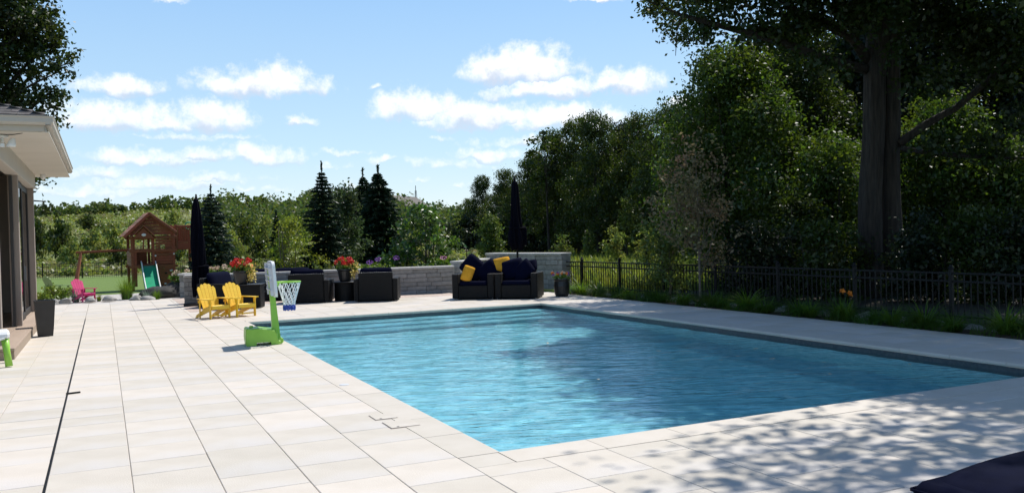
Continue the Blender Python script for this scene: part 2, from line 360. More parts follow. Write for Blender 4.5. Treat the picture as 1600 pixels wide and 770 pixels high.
fabric('navy', (.0025, .004, .018)); fabric('navy_umbrella', (.003, .0035, .008)); fabric('gold', (.72, .36, .035))
wicker('wicker', (.005, .0048, .0045))
mat('rattan_rim', (.020, .019, .018), None, rough=.25, spec=.8)
mat('black_pot', (.012, .011, .011), (.02, .018, .018), 8, .4)
mat('grey_pot', (.05, .05, .052), (.07, .07, .07), 8, .6)
mat('soil', (.03, .02, .014), None, rough=.95)
mat('beige_trim', (.50, .45, .38), (.47, .42, .36), 2, .6, rnd=.03)
mat('soffit', (.60, .545, .47), (.57, .515, .44), 1.5, .7, rnd=.02)
mat('post_brown', (.28, .23, .19), (.33, .27, .23), 4, .7, .15, 30, stretch=(1, 1, .3))
mat('dark_frame', (.018, .016, .015), None, rough=.5)
mat('shingle', (.07, .062, .06), (.15, .135, .125), 9, .95, .6, 60, rnd=.3)
mat('deck_wood', (.31, .235, .175), (.37, .285, .215), 4, .75, .2, 30, stretch=(1, .12, 1), rnd=.1)
mat('inner_wall', (.34, .29, .24), None, rough=.9)
mat('far_roof', (.13, .115, .10), (.17, .15, .13), 3, .9, rnd=.15)
mat('far_wall', (.20, .18, .155), None, rough=.9)
mat('sign_white', (.8, .8, .8), None, rough=.5)
mat('sign_ink', (.05, .05, .05), None, rough=.5)
mat('petal_red', (.62, .012, .02), (.75, .05, .03), 30, .5); mat('petal_pink', (.62, .25, .38), (.72, .4, .5), 30, .6); mat('petal_purple', (.25, .08, .40), (.35, .14, .5), 30, .6)
mat('petal_cream', (.62, .50, .30), (.7, .5, .42), 30, .6); mat('petal_orange', (.75, .18, .01), (.8, .3, .02), 30, .6); mat('petal_yellow', (.7, .5, .05), (.75, .6, .2), 30, .6)
mat('leaf_litter', (.55, .42, .25), (.62, .55, .42), 20, .6)
leafmat('leaf_oak', (.026, .044, .008)); leafmat('leaf_wood', (.036, .060, .010)); leafmat('leaf_wood_b', (.050, .074, .012), hue=.04)
leafmat('leaf_wood_dark', (.014, .026, .008), trans=.3); leafmat('leaf_under', (.060, .105, .016), trans=.5, gloss=.04)
leafmat('leaf_highlight_tint', (.19, .15, .075), hue=.05); leafmat('leaf_lime', (.17, .22, .035), trans=.5); leafmat('leaf_glossy', (.060, .125, .022), gloss=.06, rough=.4)  # pinkish leaf highlights of the young tree mixed into its base colour
leafmat('leaf_maple', (.045, .070, .025)); leafmat('leaf_round', (.085, .125, .028))
leafmat('needle_blue', (.034, .058, .036), trans=.15, gloss=.05); leafmat('needle_dark', (.020, .040, .018), trans=.12, gloss=.04)
leafmat('leaf_hill', (.17, .215, .05), hue=.045); leafmat('leaf_ridge', (.075, .11, .025), hue=.04); leafmat('leaf_hill_b', (.17, .175, .075), hue=.04)
leafmat('blade', (.10, .19, .022), trans=.5); leafmat('blade_dark', (.06, .125, .018), trans=.45); leafmat('meadow', (.17, .21, .04), trans=.45, hue=.04)
leafmat('blade_blue', (.20, .27, .20), trans=.3); leafmat('juniper', (.15, .21, .025), trans=.25); leafmat('hydrangea_leaf', (.085, .17, .025))

def water_mat():
    m = bpy.data.materials.new('water'); m.use_nodes = True; nt = m.node_tree; N = nt.nodes; L = nt.links; N.remove(N['Principled BSDF'])
    out = [x for x in N if x.type == 'OUTPUT_MATERIAL'][0]
    tc = N.new('ShaderNodeTexCoord'); hs = []
    for sc, st, dist in ((3.2, (.5, 1.5, 1), 1.2), (10, (.6, 1.5, 1), .7), (30, (.7, 1.3, 1), .3)):
        mp = N.new('ShaderNodeMapping'); mr_ = N.new('ShaderNodeMapping'); mr_.inputs['Rotation'].default_value = (0, 0, .34); L.new(tc.outputs['Object'], mr_.inputs[0]); mp.inputs['Scale'].default_value = st; L.new(mr_.outputs[0], mp.inputs[0])
        nz = N.new('ShaderNodeTexNoise'); nz.inputs['Scale'].default_value = sc; nz.inputs['Detail'].default_value = 2; nz.inputs['Distortion'].default_value = dist; L.new(mp.outputs[0], nz.inputs['Vector']); hs.append(nz.outputs['Fac'])
    def ma(a, k, b):
        o = N.new('ShaderNodeMath'); o.operation = 'MULTIPLY_ADD'; L.new(a, o.inputs[0]); o.inputs[1].default_value = k
        if b is None: o.inputs[2].default_value = 0
        else: L.new(b, o.inputs[2])
        return o.outputs[0]
    h = ma(hs[0], 1., None); h = ma(hs[1], .30, h); h = ma(hs[2], .07, h)
    # breeze patches: calmer and rougher stretches of water
    pn = N.new('ShaderNodeTexNoise'); pn.inputs['Scale'].default_value = .55; pn.inputs['Detail'].default_value = 3; L.new(tc.outputs['Object'], pn.inputs['Vector'])
    pr = N.new('ShaderNodeMapRange'); L.new(pn.outputs['Fac'], pr.inputs[0]); pr.inputs[1].default_value = .38; pr.inputs[2].default_value = .64; pr.inputs[3].default_value = .35; pr.inputs[4].default_value = 1.
    b = N.new('ShaderNodeBump'); L.new(pr.outputs[0], b.inputs['Strength']); b.inputs['Distance'].default_value = .030; L.new(h, b.inputs['Height'])
    fr = N.new('ShaderNodeFresnel'); fr.inputs[0].default_value = 1.33; L.new(b.outputs[0], fr.inputs['Normal'])
    tr = N.new('ShaderNodeBsdfTransparent'); tr.inputs[0].default_value = (.62, .92, .97, 1)
    rf = N.new('ShaderNodeBsdfRefraction'); rf.inputs['IOR'].default_value = 1.33; rf.inputs[0].default_value = (.66, .93, .965, 1); rf.inputs['Roughness'].default_value = 0.
    mt = N.new('ShaderNodeMixShader'); mt.inputs[0].default_value = 1.; L.new(tr.outputs[0], mt.inputs[1]); L.new(rf.outputs[0], mt.inputs[2])
    gl = N.new('ShaderNodeBsdfGlossy'); gl.inputs['Roughness'].default_value = .03; L.new(b.outputs[0], gl.inputs['Normal'])
    mx = N.new('ShaderNodeMixShader'); L.new(fr.outputs[0], mx.inputs[0]); L.new(mt.outputs[0], mx.inputs[1]); L.new(gl.outputs[0], mx.inputs[2])
    L.new(mx.outputs[0], out.inputs[0]); MT['water'] = m
    g = bpy.data.materials.new('glass'); g.use_nodes = True; nt = g.node_tree; N = nt.nodes; L = nt.links; N.remove(N['Principled BSDF'])
    out = [x for x in N if x.type == 'OUTPUT_MATERIAL'][0]
    fr = N.new('ShaderNodeFresnel'); fr.inputs[0].default_value = 1.5; tr = N.new('ShaderNodeBsdfTransparent'); tr.inputs[0].default_value = (.42, .46, .46, 1)
    gl = N.new('ShaderNodeBsdfGlossy'); gl.inputs['Roughness'].default_value = .01; mx = N.new('ShaderNodeMixShader')
    L.new(fr.outputs[0], mx.inputs[0]); L.new(tr.outputs[0], mx.inputs[1]); L.new(gl.outputs[0], mx.inputs[2]); L.new(mx.outputs[0], out.inputs[0]); MT['glass'] = g
water_mat()

# ================================================================== SETTING
PX0, PX1, PY0, PY1 = 2.61, 9.35, 5.90, 18.42        # pool opening
WZ = -.115
def sm(a, b, x):
    t = np.clip((x-a)/(b-a), 0, 1); return t*t*(3-2*t)
def terrain_z(x, y):
    x = np.asarray(x, float); y = np.asarray(y, float)
    lat = x*cy-y*sy; f = x*sy+y*cy; a = lat/np.maximum(f, 5)
    left = 1-sm(-.28, -.02, a)
    z = -.07-.38*sm(27, 58, f)*(1-.4*sm(-.1, .1, a))
    z = z+sm(66, 175, f)*(1.1+6.6*left+2.2*sm(-.25, -.15, a)*(1-sm(-.1, .05, a)))+.6*left*sm(62, 90, f)*np.sin(x*.09)*np.cos(y*.07)
    z = z+sm(180, 420, f)*(5+6*left)
    return z
def tz(p): return float(terrain_z(p[0], p[1]))
def ground():
    xs = sorted(set(list(np.round(np.concatenate([np.linspace(-700, -60, 17), np.linspace(-56, 84, 71), np.linspace(90, 700, 17)]), 3))+[PX0-.25, PX1+.25]))
    ys = sorted(set(list(np.round(np.concatenate([np.linspace(-60, -10, 5), np.linspace(-6, 130, 69), np.linspace(140, 700, 41)]), 3))+[PY0-.25, PY1+.25]))
    X, Y = np.meshgrid(xs, ys); Z = terrain_z(X, Y)
    vs = np.stack([X, Y, Z], -1).reshape(-1, 3).tolist(); nx = len(xs); fs = []
    for j in range(len(ys)-1):
        for i in range(nx-1):
            cx_, cy_ = (xs[i]+xs[i+1])/2, (ys[j]+ys[j+1])/2
            if PX0-.25 < cx_ < PX1+.25 and PY0-.25 < cy_ < PY1+.25: continue
            a = j*nx+i; fs.append((a, a+1, a+nx+1, a+nx))
    o = MB().add(vs, fs).build('ground', 'lawn', smooth=True); tag(o, kind='structure'); return o
GROUND = ground()

# ---- paving
def slab_layout():
    """paving slabs as (x0, x1, y0, y1): staggered columns that run away from the viewer"""
    r = random.Random(3); out = []
    ed = [-1.473, -.9365, -.40, .1365, .673, 1.2095, 1.746]+[2.29+i*7.38/14 for i in range(18)]
    for a, b in zip(ed, ed[1:]):
        far = 25.1-.203*(b-2)-1.25
        if b < 2.30: spans = [(2.4, 27.9)]
        elif b < 9.68: spans = [(2.4, PY0-.32), (PY1+.32, far)]
        else: spans = [(2.4, min(far, 21.7))]
        for s0, s1 in spans:
            y = s0-(r.uniform(0, .4) if s0 < 3 else 0)
            while y < s1-.05:
                l = r.choice((.40, .54, .54, .72, .72, .86)); e = min(y+l, s1)
                if s1-e < .22: e = s1
                out.append((a, b, y, e)); y = e
    return out
def in_view(p):
    d = Vector(p)-Vector((0, 0, CAMH)); z = d.dot(fwd)
    if z < .5: return None
    return 800+FPX*d.dot(rt2)/z, 385-FPX*d.dot(up2)/z, z
def slab_mb(x0, x1, y0, y1, t=.05, g=.0017, top=0.):
    r = random.Random(hash((round(x0, 3), round(y0, 3)))); dz = r.uniform(-.0012, .0012); tx, ty = r.uniform(-.001, .001), r.uniform(-.001, .001)
    b = MB().box((0, 0, -t/2+top+dz), (x1-x0-2*g, y1-y0-2*g*1.9, t), None, .004)
    b.v = [(x, y, z+tx*x/.3+ty*y/.3) for x, y, z in b.v]; return b
def paving():
    base = MB()
    zz = -.009
    for a, b, c, d in ((-9, PX0-.15, -4, 28.0), (PX0-.15, PX1+.15, -4, PY0-.15), (PX0-.15, PX1+.15, PY1+.15, 25.2), (PX1+.15, 11.2, -4, 21.8)):
        base.add([(a, c, zz), (b, c, zz), (b, d, zz), (a, d, zz)], [(0, 1, 2, 3)])
    deck = tag(base.build('pool_deck', 'joint_sand'), kind='structure')
    S = slab_layout(); info = []
    for s in S:
        if s[1] < -.39 and s[1] > -.42: s = (s[0], s[1]-.006, s[2], s[3])
        elif -.42 < s[0] < -.38 and s[2] < 21.9: s = (s[0]+.006, s[1], s[2], s[3])
        c = ((s[0]+s[1])/2, (s[2]+s[3])/2); q = in_view((c[0], c[1], 0))
        ar = 0
        if q and -60 < q[0] < 1660 and q[1] < 800: ar = (s[1]-s[0])*(s[3]-s[2])/q[2]**3
        info.append((ar, s))
    info.sort(key=lambda k: -k[0]); rest = MB()
    for i, (ar, s) in enumerate(info):
        a, b, c, d = s; cx_, cy_ = (a+b)/2, (c+d)/2
        if 2.0 < cx_+.27 and cx_ < 2.3 and 6.85 < cy_ < 7.9 and False: continue
        mb = slab_mb(a, b, c, d)
        if i < 300 and ar > 0: mb.build('slab', 'slab', deck, loc=(cx_, cy_, 0))
        else: rest.add([(x+cx_, y+cy_, z) for x, y, z in mb.v], mb.f)
    tag(rest.build('slab_field', 'slab', deck), kind='stuff')
    # platform edge slabs left of the slot drain run up to the house step; tan border beside the terrace
    for i in range(11):
        y0 = 21.9+i*.56; slab_mb(0, .42, 0, .56, .05).build('border_paver', 'tan_paver', deck, loc=(2.04, y0+.28, .003))
    dw = Vector((.98, -.199, 0)); nw = Vector((.199, .98, 0))
    for j in range(3):
        for i in range(14 if j else 13):
            o = slab_mb(0, .52, 0, .40, .05).build('border_paver', 'tan_paver', deck, loc=Vector((2.35, 24.72, .003))+dw*(.26+i*.522+(j % 2)*.2)-nw*(j*.402)); o.rotation_euler.z = math.atan2(-.199, .98)
    return deck
DECK = paving()

def pool():
    # shell
    b = MB(); t = PX0, PX1, PY0, PY1; zf, zn = -1.15, -1.75
    x0, x1, y0, y1 = t
    shell = MB().add([(x0, y0, zn), (x1, y0, zn), (x1, y1, zf), (x0, y1, zf), (x0, y0, -.36), (x1, y0, -.36), (x1, y1, -.36), (x0, y1, -.36)],
                     [(0, 1, 2, 3), (0, 4, 5, 1), (1, 5, 6, 2), (2, 6, 7, 3), (3, 7, 4, 0)])
    p = tag(shell.build('swimming_pool', 'plaster'), kind='structure')
    tl = MB().add([(x0, y0, -.36), (x1, y0, -.36), (x1, y1, -.36), (x0, y1, -.36), (x0, y0, -.055), (x1, y0, -.055), (x1, y1, -.055), (x0, y1, -.055)],
                  [(0, 4, 5, 1), (1, 5, 6, 2), (2, 6, 7, 3), (3, 7, 4, 0)]).build('waterline_tile', 'tile', p)
    for i, (d, z) in enumerate(((1.75, -.80), (1.2, -.55), (.62, -.30))):
        MB().box(((x0+x1)/2, y1-d/2-.001, (z-1.3)/2), (x1-x0-.004, d, z+1.3), None, .02).build('step', 'plaster', p)
    # coping stones with a rounded nose over the water
    def stone(l):
        prof = [(-.32, -.05), (-.32, 0), (.005, 0), (.022, -.006), (.032, -.02), (.034, -.034), (.028, -.048), (.012, -.054)]
        return MB().prism([(y, z) for y, z in prof], 'x', -l/2+.0025, l/2-.0025)
    r = random.Random(5)
    def run(a, b, rz):
        a, b = Vector(a), Vector(b); L_ = (b-a).length; n = round(L_/.74); 
        for i in range(n):
            o = stone(L_/n).build('coping_stone', 'coping', p, loc=a+(b-a)*((i+.5)/n)+Vector((0, 0, r.uniform(0, .001)+.001))); o.rotation_euler.z = rz
    run((PX0, PY0, 0), (PX1, PY0, 0), 0); run((PX0, PY1, 0), (PX1, PY1, 0), math.pi)
    run((PX0, PY0, 0), (PX0, PY1, 0), -math.pi/2); run((PX1, PY0, 0), (PX1, PY1, 0), math.pi/2)
    for cx_, cy_, sx, sy_ in ((PX0, PY0, -1, -1), (PX1, PY0, 1, -1), (PX0, PY1, -1, 1), (PX1, PY1, 1, 1)):
        MB().box((cx_+sx*.16, cy_+sy_*.16, -.026), (.316, .316, .052), None, .004).build('coping_stone', 'coping', p)
    # water surface with real ripples
    nx, ny = 150, 270; X, Y = np.meshgrid(np.linspace(x0+.001, x1-.001, nx), np.linspace(y0+.001, y1-.001, ny))
    rg = np.random.default_rng(4); Z = np.full_like(X, WZ)
    for k in range(26):
        an = rg.normal(1.15, .5); wl = rg.uniform(.22, .9); am = .0010*wl; Z += am*np.sin((X*math.cos(an)+Y*math.sin(an))*2*math.pi/wl+rg.uniform(0, 6.28))
    vs = np.stack([X, Y, Z], -1).reshape(-1, 3).tolist()
    fs = [(j*nx+i, j*nx+i+1, (j+1)*nx+i+1, (j+1)*nx+i) for j in range(ny-1) for i in range(nx-1)]
    w = tag(MB().add(vs, fs).build('pool_water', 'water', smooth=True), kind='structure')
    # let sunlight reach the pool floor through the water
    w.cycles.is_caustics_caster = True; sl.cycles.is_caustics_light = True
    for o in [p]+list(p.children): o.cycles.is_caustics_receiver = True
pool()

def beds():
    # planting bed along the fence, bed beyond the deck, road
    def sheet(name, poly, mt, z):
        n = len(poly); b = MB(); b.v = [(x, y, z) for x, y in poly]; b.f = [tuple(range(n))]
        return tag(b.build(name, mt), kind='structure')
    sheet('planting_bed', [(11.2, -3), (12.75, -3), (12.75, 22.6), (11.2, 21.8)], 'mulch', -.03)
    sheet('gravel_bed', [(-6, 28), (2.0, 28.3), (3.2, 30.5), (2.2, 33.5), (-2, 33.), (-6, 33)], 'gravel', -.05)
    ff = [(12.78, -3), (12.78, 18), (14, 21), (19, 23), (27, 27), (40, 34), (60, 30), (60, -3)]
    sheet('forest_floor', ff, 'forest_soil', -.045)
    a = []; 
    pts = [(84, 0), (60, 0)]
    b = MB(); L_ = []
    for k in range(24):
        f = 88+k*1.2; la = 4.2+k*.9
        L_.append((la, f))
    c = MB(); P = []
    for la, f in [(-40, 118), (-10, 113), (5, 110), (12, 108), (22, 104), (40, 98), (70, 88)]:
        for d in (-2.2, 2.2):
            q = W(la, f+d); P.append((q.x, q.y, tz(q)+.06))
    c.add(P, [(2*i, 2*i+2, 2*i+3, 2*i+1) for i in range(len(P)//2-1)])
    tag(c.build('road', 'road'), kind='structure')
beds()

# ================================================================== HOUSE AND ITS STEP
def house():
    XW, XG, YN, YF, ZE = -1.42, -.70, 14.6, 23.85, 3.40
    h = empty('house', (-4, 19, 0), 0, 'beige house with deep white soffit, brown posts and glass doors at the left edge', 'house')
    def P(mb, name, mt, par=h, smooth=False):
        mb.v = [(x+4, y-19, z) for x, y, z in mb.v]; return mb.build(name, mt, par, smooth)
    # hip roof with courses of shingles
    rz, d = 3.55, 4.2; pit = .36
    roof = P(MB().add([(XG-.02, YN+.02, rz), (XG-.02, YF-.02, rz), (-14, YF-.02, rz), (-14, YN+.02, rz), (XG-d, YN+d, rz+d*pit), (XG-d, YF-d, rz+d*pit), (-14, YF-d, rz+d*pit), (-14, YN+d, rz+d*pit)],
        [(0, 1, 5, 4), (3, 0, 4, 7), (1, 2, 6, 5), (4, 5, 6, 7)]), 'roof', 'shingle')
    r = random.Random(2)
    for k in range(9):          # courses on the slope that faces the viewer
        e0 = k*.16; x = XG-e0-.02
        while x > -4.2:
            w = r.uniform(.22, .36); zz = rz+e0*pit
            mb = MB(); y0 = YN+e0-.02; y1 = y0+.2
            mb.add([(x, y0, zz+.006), (x-w, y0, zz+.006), (x-w, y1, zz+.2*pit+.004), (x, y1, zz+.2*pit+.004), (x, y0, zz+.022), (x-w, y0, zz+.022), (x-w, y1, zz+.2*pit+.014), (x, y1, zz+.2*pit+.014)],
                   [(4, 7, 6, 5), (0, 4, 5, 1), (1, 5, 6, 2), (3, 7, 4, 0)])
            P(mb, 'shingle', 'shingle', roof); x -= w+.006
    for k in range(5):          # and the first courses along the long eave
        e0 = k*.16; y = YN+e0
        while y < YF-e0:
            w = r.uniform(.5, .8); zz = rz+e0*pit; x0 = XG-e0+.02; x1 = x0-.2
            P(MB().add([(x0, y, zz+.006), (x0, y+w, zz+.006), (x1, y+w, zz+.2*pit+.004), (x1, y, zz+.2*pit+.004), (x0, y, zz+.022), (x0, y+w, zz+.022), (x1, y+w, zz+.2*pit+.014), (x1, y, zz+.2*pit+.014)],
                   [(4, 5, 6, 7), (0, 1, 5, 4), (1, 2, 6, 5), (3, 0, 4, 7)]), 'shingle', 'shingle', roof); y += w+.006
    # fascia boards and gutter
    P(MB().box((XG-.03, (YN+YF)/2, ZE+.03), (.03, YF-YN-.06, .2), None, .004), 'fascia', 'beige_trim')
    P(MB().box(((XG-14)/2, YN+.03, ZE+.03), (14+XG-.06, .03, .2), None, .004), 'fascia', 'beige_trim')
    P(MB().box(((XG-14)/2, YF-.03, ZE+.03), (14+XG-.06, .03, .2), None, .004), 'fascia', 'beige_trim')
    gp = [(0, 0), (.07, 0), (.10, .035), (.10, .10), (.115, .115), (.115, .125), (0, .125)]
    P(MB().prism([(XG-.012+a, ZE+.02+b) for a, b in gp], 'y', YN-.08, YF+.06), 'gutter', 'beige_trim')
    P(MB().prism([(YN+.012-a, ZE+.02+b) for a, b in gp], 'x', -14, XG+.095), 'gutter', 'beige_trim')
    # soffit boards under the eaves
    for i in range(22):
        y0 = YN+.05+i*(YF-YN-.1)/22
        P(MB().box((XW/2+XG/2-.02, y0+.205, ZE-.075), (abs(XW-XG)+.1, (YF-YN-.1)/22-.007, .018), None, .003), 'soffit_board', 'soffit')
    for i in range(4):
        P(MB().box((-7.7, YN+.16+i*.245, ZE-.078), (12.4, .238, .018), None, .003), 'soffit_board', 'soffit')
    P(MB().box((XG-.09, (YN+YF)/2, ZE-.058), (.055, YF-YN-.1, .05), None, .004), 'soffit_trim', 'beige_trim')
    P(MB().box((-7.4, YN+.09, ZE-.058), (13.2, .055, .05), None, .004), 'soffit_trim', 'beige_trim')
    # head beam, posts, glazed doors, inner wall
    P(MB().box((XW-.06, 19, 3.16), (.22, 8, .35), None, .008), 'beam', 'beige_trim')
    P(MB().box((-7.6, 15.05, 3.16), (12.2, .2, .35), None, .008), 'beam', 'beige_trim')
    for y in (15.1, 18.72, 22.75):
        P(MB().box((XW-.065, y, 1.58), (.17, .17, 2.83), None, .006), 'post', 'post_brown')
    for y0, y1 in ((15.2, 18.62), (18.82, 22.65)):
        n = 2; w = (y1-y0)/n
        if y0 < 16: continue
        for i in range(n):
            f = MB(); a, b = y0+i*w, y0+(i+1)*w; x = XW-.09-.03*i
            for (cy_, hz, dy, dz) in ((a+.04, 1.57, .08, 2.8), (b-.04, 1.57, .08, 2.8), ((a+b)/2, .24, b-a-.16, .14), ((a+b)/2, 2.91, b-a-.16, .12)): f.box((x, cy_, hz), (.05, dy, dz), None, .004)
            fr = P(f, 'glass_door', 'dark_frame')
            P(MB().box((x, (a+b)/2, 1.58), (.012, b-a-.16, 2.54)), 'pane', 'glass', fr)
            P(MB().tube([(x+.05, b-.06 if i == 0 else a+.06, .95), (x+.05, b-.06 if i == 0 else a+.06, 1.25)], .012, 8), 'handle', 'grey_metal', fr)
    for a, b, y, w in ((15.2, 18.62, 16.9, .07),):
        P(MB().box((XW-.09, 18.55, 1.57), (.05, .12, 2.8), None, .004), 'door_jamb', 'dark_frame')
    P(MB().box((-4.6, 19, 1.66), (.2, 8.2, 3.3)), 'inner_wall', 'inner_wall')
    P(MB().box((-3.1, 22.9, 1.66), (3.2, .16, 3.3)), 'end_wall', 'post_brown')
    P(MB().box((-3.1, 19, 3.30), (3.2, 7.7, .04)), 'ceiling', 'soffit')
    # flood lamp with sensor under the near eave, small camera at the far end
    fl = MB().lathe([(.075, 0), (.075, .03), (.03, .035)], 16, (-1.30, 15.0, 3.27)); fl.tube([(-1.30, 15.0, 3.27), (-1.30, 14.98, 3.2)], .02, 8)
    o = P(fl, 'flood_lamp', 'white_plastic')
    for dx, tilt in ((-.10, -.3), (.12, .25)):
        q = MB().lathe([(.025, .07), (.035, .06), (.06, -.02), (.066, -.06), (.055, -.062)], 16); q.v = [(x-1.30+dx+tilt*z, y+14.95, z+3.19) for x, y, z in q.v]; P(q, 'lamp_head', 'white_plastic', o, True)
    P(MB().box((-1.30, 14.93, 3.15), (.06, .06, .06), None, .01), 'sensor', 'white_plastic', o)
    q = MB().lathe([(.05, .06), (.06, .05), (.06, .0), (.045, -.045), (.015, -.062)], 14, (XW+.22, 22.9, 3.26)); P(q, 'eave_camera', 'white_plastic', h, True)
    P(MB().tube([(-1.02, 14.75, 3.315), (-1.15, 14.85, 3.30), (-1.28, 14.97, 3.30)], .006, 6), 'cable', 'dark_frame', o)
    return h
house()
def house_step():
    s = empty('wooden_step', (-2.9, 19, 0), 0, 'broad tan wooden step running along the foot of the house', 'step')
    for i in range(12):
        w = 3.42/12; x = -4.62+w*(i+.5)
        MB().box((x+2.9, 0, .15), (w-.006, 8.9, .04), None, .004).build('plank', 'deck_wood', s)
    MB().box((.02+1.645, 0, .063), (.05, 8.82, .126), None, .004).build('riser', 'deck_wood', s)
    MB().box((0, -4.41, .063), (3.3, .05, .126), None, .004).build('riser', 'deck_wood', s)
    return s
house_step()
def play_table():
    t = empty('play_table', (-1.52, 13.95, 0), .1, 'small white and lime plastic play table at the left edge beside the wooden step', 'play table')
    b = MB().box((0, 0, .43), (.62, .62, .10), None, .03); b.build('tray', 'white_plastic', t)
    MB().tube([(-.25, -.325, .40), (-.1, -.325, .36), (.1, -.325, .36), (.25, -.325, .40)], .014, 6).build('handle', 'white_plastic', t)
    MB().box((-.05, 0, .49), (.42, .42, .03), None, .012).build('lid', 'blue_plastic', t)
    for x in (-1, 1):
        for y in (-1, 1): MB().tube([(x*.25, y*.25, .39), (x*.27, y*.27, .2), (x*.29, y*.29, .012)], [.05, .042, .048], 12).build('leg', 'lime_plastic', t, True)
play_table()
def storage_bin():
    t = empty('storage_bin', (-2.35, 18.3, .172), 0, 'blue toy bin with white rim inside the porch behind the brown post', 'bin')
    MB().prism([(-.25, 0), (.25, 0), (.29, .36), (-.29, .36)], 'x', -.3, .3).build('tub', 'blue_plastic', t)
    MB().box((0, 0, .385), (.64, .62, .045), None, .01).build('rim', 'white_plastic', t)
    MB().box((.304, -.02, .07), (.006, .3, .05)).build('sticker', 'red_plastic', t)
storage_bin()
def tall_planter():
    t = empty('tall_planter', (-1.0, 18.15, 0), .12, 'tall tapered black planter standing on the paving beside the wooden step', 'planter')
    b = MB(); lv = [(.12, 0), (.138, .2), (.165, .62), (.172, .66), (.145, .66), (.14, .60)]
    vs = []; 
    for w, z in lv: vs += [(-w, -w, z), (w, -w, z), (w, w, z), (-w, w, z)]
    fs = [(3, 2, 1, 0), (20, 21, 22, 23)]
    for k in range(5):
        for i in range(4): j = (i+1) % 4; fs.append((k*4+i, k*4+j, k*4+4+j, k*4+4+i))
    b.add(vs, fs).build('pot', 'black_pot', t); MB().box((0, 0, .61), (.28, .28, .02)).build('soil', 'soil', t)
tall_planter()
def slot_drain():
    t = empty('slot_drain', (-.40, 14, 0), 0, 'long black slot drain in a straight line through the pale paving', 'drain')
    b = MB().box((0, -1, -.014), (.010, 17.6, .02)); b.build('channel', 'black_metal', t)
    for x in (-.0065, .0065): MB().box((x, -1, -.006), (.003, 17.6, .014)).build('edge_strip', 'black_metal', t)
    k = tag(MB().bar((-.41, 10.70, .012), (-.27, 10.735, .012), .022, .016).build('drain_key', 'black_metal'), 'short dark bar lying on the paving beside the slot drain', 'tool')
slot_drain()
def skimmers():
    for (x, y, w, d, l) in ((2.245, 7.62, .20, .22, 'square skimmer lid flush in the paving, the one farther from the camera'), (2.29, 7.24, .25, .27, 'square skimmer lid flush in the paving, the one nearer the camera')):
        t = empty('skimmer_lid', (x, y, .002), 0, l, 'lid', 'skimmer lids beside the pool')
        MB().box((0, 0, .001), (w+.008, d+.008, .002)).build('frame', 'tan_paver', t)
        MB().box((0, 0, .0035), (w, d, .005), None, .001).build('lid', 'coping', t)
        MB().lathe([(.012, .006), (.012, .0068)], 12, (-w*.25, -d*.42, 0)).build('finger_hole', 'black_metal', t)
    t = tag(MB().lathe([(.055, .001), (.055, .005), (.045, .007)], 20).build('deck_cap', 'grey_plastic', loc=(2.38, 9.55, .001)), 'small round pale blue cap set into the pool coping', 'cap')
skimmers()

# ================================================================== STONE WALL
def stone_wall(name, label, segs):
    """segs: (start, end, height, courses, thickness)"""
    w = empty(name, segs[0][0], 0, label, 'wall'); o0 = Vector(segs[0][0]); r = random.Random(9)
    for a, b, hgt, nc, th in segs:
        a, b = Vector(a)-o0, Vector(b)-o0; d = (b-a); L_ = d.length; d.normalize(); an = math.atan2(d.y, d.x); nrm = Vector((-d.y, d.x, 0))
        ch = (hgt-.065)/nc
        MB().box((a+b)/2+Vector((0, 0, (hgt-.07)/2-.03)), (L_-.05, th-.06, hgt-.06), Matrix.Rotation(an, 3, 'Z')).build('core', 'joint_sand', w)
        for c in range(nc):
            x = -r.uniform(0, .3)
            while x < L_-.02:
                l = r.choice((.3, .42, .42, .55, .7)); x0 = max(x, 0); x1 = min(x+l, L_); x += l
                if L_-x1 < .12: x1 = L_; x = L_
                if x1-x0 < .05: continue
                pr = r.uniform(-.012, .012)
                q = MB().box((0, 0, 0), (x1-x0-.008, th+pr*2, ch-.007), None, .008).build('stone_block', 'stone', w, loc=a+d*((x0+x1)/2)+Vector((0, 0, (c+.5)*ch-.02))); q.rotation_euler.z = an
        n = max(1, round(L_/.62))
        for i in range(n):
            q = MB().box((0, 0, 0), (L_/n-.005, th+.07, .065), None, .008).build('cap_stone', 'capstone', w, loc=a+d*((i+.5)*L_/n)+Vector((0, 0, hgt-.05))); q.rotation_euler.z = an
A = Vector((1.98, 25.25, 0)); B = Vector((9.25, 23.78, 0)); Cc = Vector((11.45, 26.1, 0)); Dd = Vector((12.28, 22.45, 0))
stone_wall('garden_wall', 'long low grey stone wall behind the dark patio sofas', [(A, B, .80, 6, .3)])
stone_wall('garden_wall', 'mid height grey stone wall stepping up towards the tall pier wall behind the pillows', [(B+Vector((.16, .22, 0)), Cc-Vector((.2, .2, 0)), .92, 6, .3)])
stone_wall('garden_wall', 'tall grey stone wall with pale cap behind the right sofa at the fence end', [(Cc, Dd, 1.08, 7, .36)])

